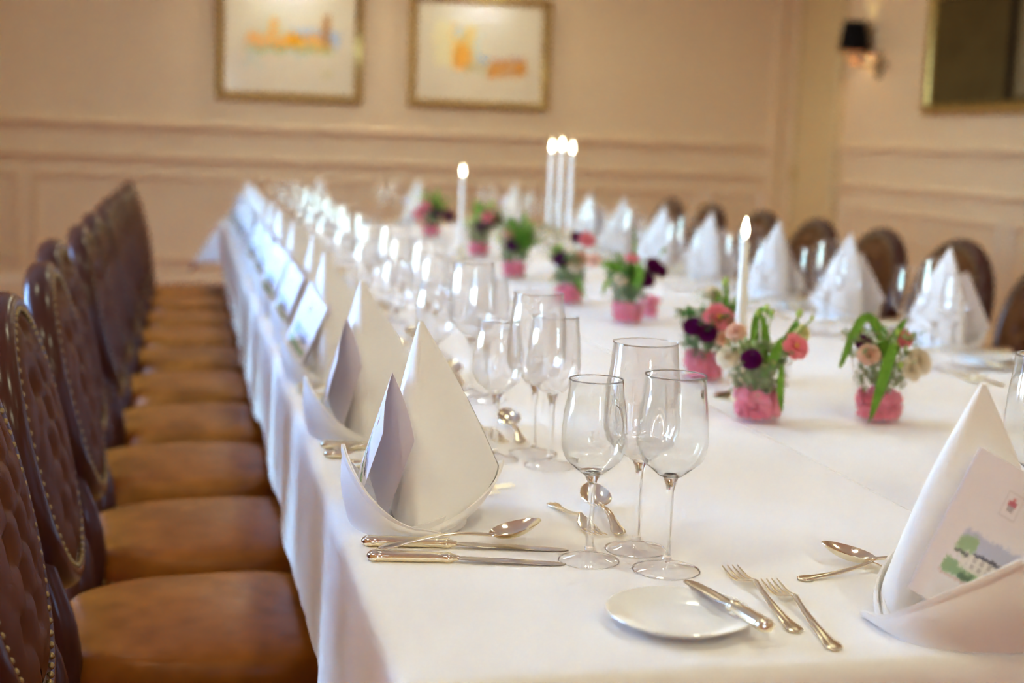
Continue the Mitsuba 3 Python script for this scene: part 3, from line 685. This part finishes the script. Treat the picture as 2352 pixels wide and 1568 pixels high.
# ------------------------------------------------------------------ place settings
def along(p0, p1, z=0.0, pitch=0.0, roll=0.0):
    """matrix that lays a piece of cutlery from p0 (handle end) towards p1, in the setting's frame"""
    return tr(p0[0], p0[1], z) @ rot([0, 0, 1], math.atan2(p1[1] - p0[1], p1[0] - p0[0])) @ rot([0, 1, 0], -pitch) @ rot([1, 0, 0], roll)
def card_pose(x, y, z, tilt, lean, yaw):
    """card standing: local z of the card faces the diner (-y)"""
    st = np.array([[1, 0, 0, 0], [0, 0, -1, 0], [0, 1, 0, 0], [0, 0, 0, 1.0]])
    return tr(x, y, z) @ rot([0, 0, 1], yaw) @ rot([1, 0, 0], -lean) @ st @ rot([0, 0, 1], tilt)
def setting(m, where, k, jit=0.0):
    """m: the setting's frame on the table edge; where: words that single the place out"""
    g = np.random.default_rng(100 + k * 7 + len(where)); J = lambda s=.004: g.normal(0, s) if jit else 0.0
    def add(name, parts, mm, label, catg, group): thing(name, parts, m @ mm, f'{label}, {where}', catg, group)
    add('napkin', NAPKINS[k % 3], tr(-.12 + J(), .100 + J(), 0) @ rot([0, 0, 1], J(.06)), 'white linen napkin folded into a pointed standing hat', 'napkin', 'folded napkins')
    cp = card_pose(-.103 + J(.003), .0446, .1015, math.radians(-31.8) + J(.05), math.radians(13.8), math.radians(-5.4) + J(.06))
    if k > 1: cp = card_pose(-.112 + J(.003), .0446, .106, math.radians(-24) + J(.08), math.radians(13), math.radians(12) + J(.10))
    add('menu_card', CARD_L if k < 2 else CARD_S, cp, 'folded lilac white menu card standing in the napkin', 'menu card', 'menu cards')
    add('table_knife', KNIFE, along((J(), .020), (.05 + J(), .273), .0002), 'long silver handled knife next to the napkin', 'knife', 'table knives')
    add('table_knife', KNIFE2, along((.062 + J(), .019), (.105 + J(), .248), .0002), 'shorter silver handled knife on the outer side', 'knife', 'table knives')
    add('soup_spoon', SPOON, along((.045 + J(), .035), (.010 + J(), .243), .0068, .0), 'silver soup spoon leaning on the knives', 'spoon', 'soup spoons')
    add('table_fork', FORK, along((-.222 + J(), .020), (-.232 + J(), .245), .0), 'silver dinner fork next to the napkin', 'fork', 'table forks')
    add('table_fork', FORK, along((-.258 + J(), .050), (-.268 + J(), .275), .0), 'silver dinner fork on the outer side', 'fork', 'table forks')
    add('side_plate', PLATE, tr(-.385 + J(), .118 + J(), 0), 'small white china bread plate', 'plate', 'bread plates')
    add('butter_knife', BKNIFE, along((-.345 + J(), .034), (-.352 + J(), .215), .0155), 'short silver butter knife lying on the bread plate', 'knife', 'butter knives')
    add('dessert_spoon', DSPOON, along((.004 + J(), .352), (-.18 + J(), .366), .0024), 'silver dessert spoon above the napkin', 'spoon', 'dessert spoons')
    add('dessert_fork', DFORK, along((-.168 + J(), .305), (.002 + J(), .326), .0), 'silver dessert fork above the napkin', 'fork', 'dessert forks')
    for G, (b, a), txt in zip(FIRST_GLASS if k == 0 else NEAR_GLASS if k < 3 else FAR_GLASS, ((.092, .285), (.054, .357), (.140, .367)), ('smallest wine glass', 'tallest wine glass', 'middle sized wine glass')):
        add('wine_glass', G, tr(b + J(.006), a + J(.006), 0) @ rot([0, 0, 1], g.uniform(0, 6)), f'clear {txt}', 'wine glass', 'wine glasses')
for k in range(11):
    setting(M4(.19, 1.67 + PITCH * k, TZ + .0008, -math.pi / 2), f'{ORD[k]} place on the left side', k, jit=float(k > 0))
for k, yn in enumerate([2.79] + RN):
    setting(M4(2.07, yn + .12, TZ + .0004, math.pi / 2), f'{ORD[k]} place on the right side', 20 + k, jit=1.0)
for k, x in enumerate((.62, 1.20, 1.78)):
    setting(M4(x, 8.28, TZ + .0004, math.pi), f'{["left", "middle", "right"][k]} place at the far table end', 40 + k, jit=1.0)

# the place at the near end of the table
W_ = 'at the near table end'
def near(name, parts, mm, label, catg, group): thing(name, parts, tr(0, 0, TZ + .0008) @ mm, label, catg, group)
near('napkin', NAPKINS[0], tr(.822, 1.302, 0) @ rot([0, 0, 1], -.08), f'white linen napkin folded into a pointed standing hat {W_}', 'napkin', 'folded napkins')
near('menu_card', CARD_FLAT, card_pose(.812, 1.259, .104, math.radians(-29), math.radians(9), -.06), f'lilac white menu card with red crest and painted house {W_}', 'menu card', 'menu cards')
near('side_plate', PLATE, tr(.507, 1.345, 0), f'white china bread plate {W_}, beside the two forks', 'plate', 'bread plates')
near('butter_knife', BKNIFE, along((.572, 1.262), (.552, 1.41), .0168, -.0), f'short butter knife on the bread plate {W_}', 'knife', 'butter knives')
near('table_fork', FORK, along((.622, 1.300), (.635, 1.52), .0), f'silver fork nearest the bread plate {W_}', 'fork', 'table forks')
near('table_fork', FORK, along((.640, 1.245), (.662, 1.468), .0), f'silver fork {W_}, right of the other fork', 'fork', 'table forks')
near('dessert_spoon', DSPOON, along((.935, 1.462), (.757, 1.540), .0022), f'silver dessert spoon with its bowl to the left, {W_}', 'spoon', 'dessert spoons')
near('dessert_fork', DFORK, along((.700, 1.471), (.868, 1.498), .0), f'silver dessert fork crossing the spoon {W_}, handle to the left', 'fork', 'dessert forks')
near('wine_glass', wine_glass(*SIZES[1], walls=3), tr(1.033, 1.51, 0), 'clear tall wine glass at the right photo edge, behind the lilac menu card', 'wine glass', 'wine glasses')

# ------------------------------------------------------------------ flowers
RT, TW = np.array([.974, -.223, 0]), np.array([-.228, -.974, 0])
def petal_grid(l, w, curl, cup, n=6, m=5, wob=0.0, ph=0.0):
    u, v = np.linspace(0, 1, n), np.linspace(-1, 1, m)
    P = np.zeros((n, m, 3))
    for i, a in enumerate(u):
        ww = w * math.sin(math.pi * (.12 + .76 * a) ** .9) ** .7
        ang = cup - curl * a
        for j, b in enumerate(v):
            P[i, j] = (l * a * math.cos(ang), ww * b, l * a * math.sin(ang) + .25 * ww * b * b + wob * math.sin(5 * b + ph) * a)
    return rings(P, cap=False, wrap=False)
def whorls(spec, seed):
    g = np.random.default_rng(seed); out = []
    for n, l, w, curl, cup, r0, z0 in spec:
        o = g.uniform(0, 6)
        for i in range(n):
            p = petal_grid(l * g.uniform(.92, 1.06), w, curl, cup + g.normal(0, .07), wob=.05, ph=g.uniform(0, 6))
            p.apply_translation((r0, 0, z0)); p.apply_transform(rot([0, 0, 1], o + i * 2 * math.pi / n + g.normal(0, .08))); out.append(p)
    return cat(*out)
open_bloom = whorls([(6, .92, .52, .55, .55, .05, 0), (6, .72, .44, .5, .85, .05, .03), (5, .48, .32, .3, 1.15, .04, .05)], 1)
rose_bloom = whorls([(6, .86, .58, .9, .75, .06, -.05), (6, .70, .52, .6, 1.05, .06, 0), (5, .58, .44, .3, 1.3, .05, .04), (4, .48, .30, .0, 1.5, .04, .1)], 2)
dome = []
for zz in np.linspace(0, 1, 7):
    nn = int(6 + 22 * math.sin(math.pi / 2 * zz)); rr = math.sin(math.pi / 2 * zz) * .86; hh = .34 * math.cos(math.pi / 2 * zz)
    for i in range(nn):
        p = petal_grid(.26, .12, .3, 1.35 - 1.2 * zz, 4, 3); p.apply_translation((rr * .86, 0, hh)); p.apply_transform(rot([0, 0, 1], i * 2 * math.pi / nn + zz * 3)); dome.append(p)
dome.append(lathe([(.001, .30), (.4, .26), (.75, .12), (.86, -.02), (.6, -.14), (.1, -.2)], 24))
dome_bloom = cat(*dome)
centre_m = trimesh.creation.icosphere(1, .16); centre_m.apply_scale((1, 1, .8)); centre_m.apply_translation((0, 0, .20))
bud_m = lathe_solid([(0, -.6), (.18, -.5), (.42, -.1), (.40, .2), (.22, .55), (0, .8)], 14)
BLOOMS = {'pink': (mikit.ply(open_bloom, 'm_pink', 60), True), 'peach': (mikit.ply(rose_bloom, 'm_peach', 60), False), 'cream': (mikit.ply(rose_bloom, 'm_cream', 60), False),
          'purple': (mikit.ply(dome_bloom, 'm_purple', 60), False), 'yellow': (mikit.ply(rose_bloom, 'm_yellow', 60), False), 'bud': (mikit.ply(bud_m, 'm_bud', 60), False),
          'green': (mikit.ply(bud_m, 'm_leaf', 60), False)}
CENTRE = mikit.ply(centre_m, 'm_yellow_centre', True)
NAMES = {'pink': 'pink open bloom', 'peach': 'peach rose', 'cream': 'cream rose', 'purple': 'dark purple round bloom', 'yellow': 'pale yellow bloom', 'bud': 'pale green bud', 'green': 'green bud'}
def aim(d):
    d = np.asarray(d, float); d /= np.linalg.norm(d); u = np.cross([0, 0, 1.0], d)
    u = np.array([1.0, 0, 0]) if np.linalg.norm(u) < 1e-6 else u / np.linalg.norm(u)
    m = np.eye(4); m[:3, 0], m[:3, 1], m[:3, 2] = u, np.cross(d, u), d; return m
def ribbon(pts, w, n=18):
    c = spline(pts, n); t = np.gradient(c, axis=0); t /= np.linalg.norm(t, axis=1, keepdims=True)
    s = np.cross(t, [TW[0], TW[1], .4]); s /= np.linalg.norm(s, axis=1, keepdims=True) + 1e-9
    ww = w * np.sin(np.pi * np.clip(np.linspace(.10, 1, n), 0, 1)) ** .7 + .0004
    nn = np.cross(s, t)
    P = np.stack([c - s * ww[:, None] + nn * ww[:, None] * .25, c, c + s * ww[:, None] + nn * ww[:, None] * .25], 1)
    return sheet(P, .0005)
def vase_glass():
    h, r0, r1 = .118, .043, .0585
    r = lambda z: r0 + (r1 - r0) * (z / h)
    wall = lathe([(r(z), z) for z in np.linspace(.010, h, 12)], 48)
    base = lathe_solid([(0, 0), (.040, 0), (.0425, .002), (r(.010), .010), (.040, .0108), (0, .0102)], 48)
    rim = np.array([[((r1 + .0009 * math.cos(b)) * math.cos(a), (r1 + .0009 * math.cos(b)) * math.sin(a), h + .0009 * math.sin(b)) for b in np.arange(8) * np.pi / 4] for a in np.linspace(0, 2 * np.pi, 49)])
    return [('wall', mikit.ply(wall, 'm_thin_glass', True)), ('base', mikit.ply(base, 'm_thin_glass', 40)), ('rim', mikit.ply(closed(rings(rim, cap=False)), 'm_glass', True))]
VASE = vase_glass()
def petal_bed(seed, top=.056):
    g = np.random.default_rng(seed); out = []
    for i in range(110):
        z = g.uniform(.015, top); rr = (.0415 + .0155 * z / .118) * .90 - .006
        a = g.uniform(0, 6.28); d = rr * math.sqrt(g.uniform(.25, 1))
        p = petal_grid(.026, .013, g.uniform(-.9, .9), 0, 5, 5); p.apply_translation((-.013, 0, 0))
        p.apply_transform(tr(d * math.cos(a), d * math.sin(a), z) @ rot([0, 0, 1], a + g.normal(0, .5)) @ rot([0, 1, 0], math.pi / 2 + g.normal(0, .45)) @ rot([0, 0, 1], g.uniform(0, 6)))
        out.append(p)
    m = cat(*out)
    v = np.array(m.vertices); lim = (.0415 + .0155 * np.clip(v[:, 2], 0, .2) / .118) * .965; rr = np.hypot(v[:, 0], v[:, 1])
    s = np.minimum(1, lim / np.maximum(rr, 1e-6)); v[:, 0] *= s; v[:, 1] *= s; v[:, 2] = np.maximum(v[:, 2], .0118)
    m.vertices = v; return m
BED = [mikit.ply(petal_bed(s), 'm_petals', True) for s in (1, 2, 3)]
def foliage(seed, spread=.062, z0=.075, z1=.155, n=150, size=.011):
    g = np.random.default_rng(seed); out = []
    for i in range(n):
        z = g.uniform(z0, z1); lim = .046 if z < .118 else spread
        a = g.uniform(0, 6.28); d = lim * math.sqrt(g.uniform(0, 1))
        s = size * g.uniform(.6, 1.25)
        p = petal_grid(s * 1.5, s * .55, g.uniform(-.5, .9), g.uniform(0, .6), 4, 3)
        p.apply_transform(tr(d * math.cos(a), d * math.sin(a), z) @ rot([0, 0, 1], a + g.normal(0, .8)) @ rot([0, 1, 0], g.uniform(-1.2, .3))); out.append(p)
    return cat(*out)
FOL = [mikit.ply(foliage(1, .062, .058, .150, 300, .011), 'm_foliage', True), mikit.ply(foliage(2, .060, .062, .15, 230, .012), 'm_dark_leaf', True), mikit.ply(foliage(3, .068, .066, .17, 330, .009), 'm_foliage', True)]
def fern(seed, n=26):
    g = np.random.default_rng(seed); out = []
    for i in range(n):
        p = petal_grid(.075, .006, .5, 1.2, 6, 3); p.apply_transform(rot([0, 0, 1], g.uniform(0, 6.28)) @ rot([0, 1, 0], g.uniform(-.1, .5))); p.apply_translation((g.normal(0, .014), g.normal(0, .014), g.uniform(-.02, .02))); out.append(p)
    return cat(*out)
FERN = mikit.ply(fern(5), 'm_leaf', True)
def bouquet(x, y, blooms, label, seed, leaves=(), ferns=(), fol=0, bed=0, z0=TZ):
    g = np.random.default_rng(seed); base = np.array([x, y, z0])
    look, spot = label.split('|')
    vk = thing('flower_vase', VASE, tr(*base), f'clear glass tumbler vase holding flowers, {spot}', 'vase', 'glass vases')
    tag(put('petal_bed', BED[bed], tr(*base) @ rot([0, 0, 1], g.uniform(0, 6))), f'pink rose petals lying in the {spot}', 'petals', kind='stuff')
    fk = numbered('flower_arrangement'); tag(fk, f'flowers with {look}, in the {spot}', 'flowers', 'flower arrangements')
    pt = lambda r, z, t: base + RT * r + TW * t + np.array([0, 0, z])
    labels[put(fk + '__foliage', FOL[fol], tr(*base) @ rot([0, 0, 1], g.uniform(0, 6)))] = {'kind': 'stuff'}
    for kind, r, z, t, s in blooms:
        d = TW * (.75 + 2 * t) + RT * r * 7 + np.array([0, 0, .55 if kind not in ('bud', 'green') else 3.0])
        c = pt(r, z, t)
        sh, has_c = BLOOMS[kind]
        bk = put(fk + ('__bud' if kind in ('bud', 'green') else '__bloom'), sh, tr(*c) @ aim(d) @ np.diag([s, s, s, 1.0])); labels[bk] = {'label': NAMES[kind]}
        if has_c: put(bk + '__centre', CENTRE, tr(*c) @ aim(d) @ np.diag([s, s, s, 1.0]))
        foot = base + np.array([g.normal(0, .012), g.normal(0, .012), .014])
        mid = base + (c - base) * np.array([.45, .45, .5]) * np.array([.6, .6, 1])
        dd = d / np.linalg.norm(d)
        st = sweep(spline([foot, mid, c - dd * .35 * s - np.array([0, 0, .12 * s])], 12), .0013, 6)
        put(fk + '__stem', mikit.ply(st, 'm_leaf', True))
    for pts, w in leaves:
        put(fk + '__leaf', mikit.ply(ribbon([pt(*q) for q in pts], w), 'm_leaf' if w < .0095 else 'm_leaf', True))
    for r, z, t, s in ferns:
        labels[put(fk + '__sprig', FERN, tr(*pt(r, z, t)) @ np.diag([s, s, s, 1.0]))] = {'kind': 'stuff'}
bouquet(1.033, 2.389, [('purple', -.026, .125, .050, .0205), ('pink', .056, .148, .030, .028), ('cream', -.062, .122, .012, .026), ('peach', -.045, .165, -.02, .022), ('yellow', .078, .168, -.025, .020),
                       ('bud', -.010, .202, 0, .013), ('bud', .004, .214, .006, .012), ('bud', .016, .203, -.01, .012), ('bud', .066, .205, 0, .014), ('green', .060, .186, .01, .012), ('bud', .090, .198, 0, .008)],
        'a purple and a pink bloom|left of the two nearest vases', 1,
        leaves=[([(0, .10, 0), (.004, .16, .01), (-.008, .208, .01)], .008), ([(.0, .09, .03), (.018, .135, .045), (.03, .165, .03)], .010), ([(.03, .118, .05), (.028, .08, .058), (.035, .03, .053)], .006),
                ([(.01, .10, 0), (.045, .16, 0), (.062, .195, 0)], .006), ([(-.01, .12, 0), (-.016, .16, 0), (-.004, .21, 0), (.016, .195, .02)], .006)], fol=0)
bouquet(1.271, 2.376, [('peach', -.034, .134, .035, .024), ('purple', -.040, .152, .01, .016), ('pink', .038, .160, 0, .020), ('cream', .064, .122, .02, .030), ('cream', .045, .108, .04, .024), ('bud', .018, .118, .062, .012),
                       ('bud', -.046, .172, .0, .013), ('bud', .020, .172, .02, .014), ('bud', .016, .150, .03, .012)],
        'long drooping blade leaves|right of the two nearest vases', 2,
        leaves=[([(.0, .11, 0), (-.012, .175, .01), (-.035, .200, .01), (-.060, .170, .015), (-.085, .105, .02)], .008), ([(.012, .12, .03), (.002, .15, .06), (-.012, .10, .066), (-.022, .045, .058), (-.030, .008, .052)], .010),
                ([(.01, .12, 0), (.018, .165, .01), (.042, .20, 0)], .007), ([(0, .12, 0), (-.008, .17, 0), (-.035, .198, 0)], .012), ([(.02, .12, 0), (.03, .15, 0), (.045, .178, 0)], .006)], fol=2, bed=1)
bouquet(1.094, 2.834, [('purple', -.034, .124, .045, .0225), ('purple', -.004, .112, .055, .0225), ('pink', .022, .142, .03, .036), ('peach', .064, .118, .03, .026), ('cream', .016, .186, -.03, .024), ('bud', .040, .215, -.02, .016), ('peach', .03, .10, .05, .02)],
        'two purple blooms below a pink one|third vase from the front', 3,
        leaves=[([(.01, .1, 0), (.036, .16, 0), (.040, .215, 0)], .007), ([(.02, .1, 0), (.055, .15, 0), (.058, .19, 0)], .006), ([(.0, .1, 0), (.02, .15, 0), (.022, .20, 0)], .006)], ferns=[(.045, .15, -.03, .8)], fol=1, bed=2)
bouquet(1.215, 3.763, [('purple', .066, .168, .02, .026), ('purple', .046, .132, .04, .025), ('purple', .088, .156, 0, .022), ('pink', .006, .185, .0, .020), ('peach', -.10, .175, -.02, .026), ('cream', -.028, .130, .04, .024), ('green', .092, .212, 0, .012), ('bud', .02, .165, .04, .016)],
        'purple cluster and broad green leaves|fourth vase from the front', 4,
        leaves=[([(0, .11, .0), (-.03, .15, .03), (-.045, .18, .03)], .019), ([(.0, .12, 0), (-.05, .165, .02), (-.085, .165, .02)], .014), ([(0, .1, 0), (.012, .2, 0), (.004, .285, 0)], .004), ([(.01, .1, .03), (.02, .13, .05), (.026, .175, .045)], .014),
                ([(-.02, .1, .02), (-.06, .12, .03), (-.075, .08, .03)], .007)], ferns=[(0, .14, -.02, 1.0)], fol=1)
bouquet(1.167, 4.223, [('purple', -.030, .146, .04, .026), ('pink', .050, .205, .0, .028), ('peach', .036, .150, .02, .026), ('cream', .012, .125, .04, .026), ('bud', -.03, .178, 0, .02), ('purple', .018, .21, -.02, .02)],
        'one pink bloom high at its right|fifth vase from the front', 5, leaves=[([(0, .11, .0), (-.03, .16, .02), (-.06, .185, .02)], .012), ([(.02, .1, .03), (.03, .07, .05), (.05, .03, .05)], .008)], ferns=[(-.02, .13, 0, .9)], fol=1, bed=1)
bouquet(1.178, 5.031, [('purple', -.010, .128, .05, .026), ('peach', -.03, .165, .02, .028), ('yellow', -.05, .15, 0, .026)],
        'a tall green fern|sixth vase from the front', 6, leaves=[([(0, .1, 0), (.03, .19, 0), (.03, .25, 0)], .013), ([(.01, .1, .02), (.05, .16, .02), (.055, .22, .02)], .013)], ferns=[(.03, .12, .01, 1.6), (.03, .15, .0, 1.3)], fol=1, bed=2)
bouquet(1.238, 5.970, [('pink', .036, .172, .03, .036), ('purple', .075, .165, .01, .028), ('purple', .006, .130, .04, .030), ('purple', .045, .145, .04, .026), ('bud', .05, .225, 0, .03), ('yellow', -.04, .15, 0, .03), ('bud', .02, .21, 0, .024)],
        'pink over dark purple blooms|seventh vase from the front', 7, leaves=[([(0, .1, 0), (-.01, .18, 0), (-.02, .25, 0)], .014)], ferns=[(.04, .16, -.02, 1.2)], fol=0)
bouquet(1.224, 7.129, [('pink', -.062, .120, .03, .034), ('pink', -.022, .160, .03, .034), ('peach', -.045, .085, .045, .032), ('purple', .088, .11, .02, .034), ('purple', .03, .125, .04, .028), ('bud', -.04, .19, 0, .03), ('bud', .06, .16, .03, .03)],
        'pink blooms at its left|farthest vase of the row', 8, leaves=[([(0, .1, 0), (.02, .18, 0), (.03, .25, 0)], .016)], ferns=[(.02, .15, 0, 1.4)], fol=1, bed=1)
# a low glass of petals behind the fourth vase
low = tr(1.326, 3.90, TZ) @ np.diag([.62, .62, .62, 1.0])
thing('petal_glass', VASE, low, 'small low glass of pink petals beside the fourth vase', 'glass')
tag(put('petal_bed', mikit.ply(petal_bed(9, .10), 'm_petals', True), low), 'pink rose petals filling the small low glass', 'petals', kind='stuff')

# ------------------------------------------------------------------ candles
def flame_parts(x, y, z, s=1.0):
    prof = [(0, -.004), (.0035, -.001), (.0062, .006), (.0066, .012), (.0052, .021), (.0028, .031), (0, .040)]
    fl = lathe_solid([(r * s, zz * s) for r, zz in prof], 16); fl.apply_translation((x, y, z + .007))
    wk = sweep([(x, y, z - .004), (x + .0004, y, z + .004), (x + .001, y, z + .010)], .0007, 6)
    return mikit.ply(wk, 'm_wick', True), mikit.ply(fl, 'm_wax', True, emitter={'type': 'area', 'radiance': rgb(*[FLAME * c for c in (1.0, .78, .48)])})
def taper(x, y, z0, z1, r=.0112):
    return mikit.ply(lathe_solid([(0, z0), (r * 1.02, z0), (r * 1.02, z0 + .01), (r * .84, z1 - .004), (r * .6, z1), (.002, z1 - .002), (0, z1 - .002)], 24).apply_translation((x, y, 0)), 'm_wax', 40)
def candle(x, y, z0, z1, label):
    w, f = flame_parts(x, y, z1)
    thing('candle', [('stick', taper(x, y, z0, z1)), ('wick', w), ('flame', f, {'label': 'small bright flame'})], np.eye(4), label, 'candle', 'white candles')
holder = lathe_solid([(0, 0), (.046, 0), (.047, .003), (.040, .007), (.018, .012), (.010, .020), (.009, .030), (.013, .036), (.020, .042), (.021, .045), (.013, .048), (.013, .058), (.0155, .060), (.0155, .062), (.0118, .062), (.0118, .044), (0, .044)], 40)
for x, y, h, txt in ((1.088, 2.629, .322, 'nearest single'), (1.112, 5.74, .352, 'farther single')):
    tag(put('candle_holder', mikit.ply(holder, 'm_silver', 40), tr(x, y, TZ)), f'low silver candle holder under the {txt} candle', 'candle holder', 'candle holders')
    candle(x, y, TZ + .0445, TZ + h, f'lit white taper candle, the {txt} one')
ck = numbered('candelabra'); tag(ck, 'silver three armed candelabra carrying three tall white candles', 'candelabra')
cbx, cby = 1.335, 5.0
foot = lathe_solid([(0, 0), (.060, 0), (.062, .004), (.050, .010), (.022, .020), (.012, .035), (.009, .07), (.014, .09), (.010, .11), (.008, .14), (.013, .155), (.010, .165), (.013, .172), (.0155, .190), (.0155, .192), (.0118, .192), (.0118, .176), (0, .176)], 40)
put(ck + '__stem', mikit.ply(foot, 'm_silver', 40, ), tr(cbx, cby, TZ))
cupp = lathe_solid([(0, .150), (.006, .152), (.018, .163), (.020, .166), (.013, .170), (.0155, .190), (.0155, .192), (.0118, .192), (.0118, .176), (0, .176)], 28)
cd = RT * .034 - np.array([FWD[0], FWD[1], 0]) * .11
for s in (-1, 1):
    o = cd * s
    arm_m = sweep(spline([(0, 0, .135), tuple(o * .35 + np.array([0, 0, .105])), tuple(o * .8 + np.array([0, 0, .115])), tuple(o + np.array([0, 0, .155]))], 20), .005, 8)
    ak = put(ck + '__arm', mikit.ply(arm_m, 'm_silver', 50), tr(cbx, cby, TZ)); put(ak + '__cup', mikit.ply(cupp, 'm_silver', 40), tr(cbx + o[0], cby + o[1], TZ))
for s, txt in ((-1, 'left'), (0, 'middle'), (1, 'right')):
    candle(cbx + cd[0] * s, cby + cd[1] * s, TZ + .1765, TZ + .470 + (-.003, .004, -.006)[s + 1], f'lit tall white candle, {txt} of the three on the candelabra')
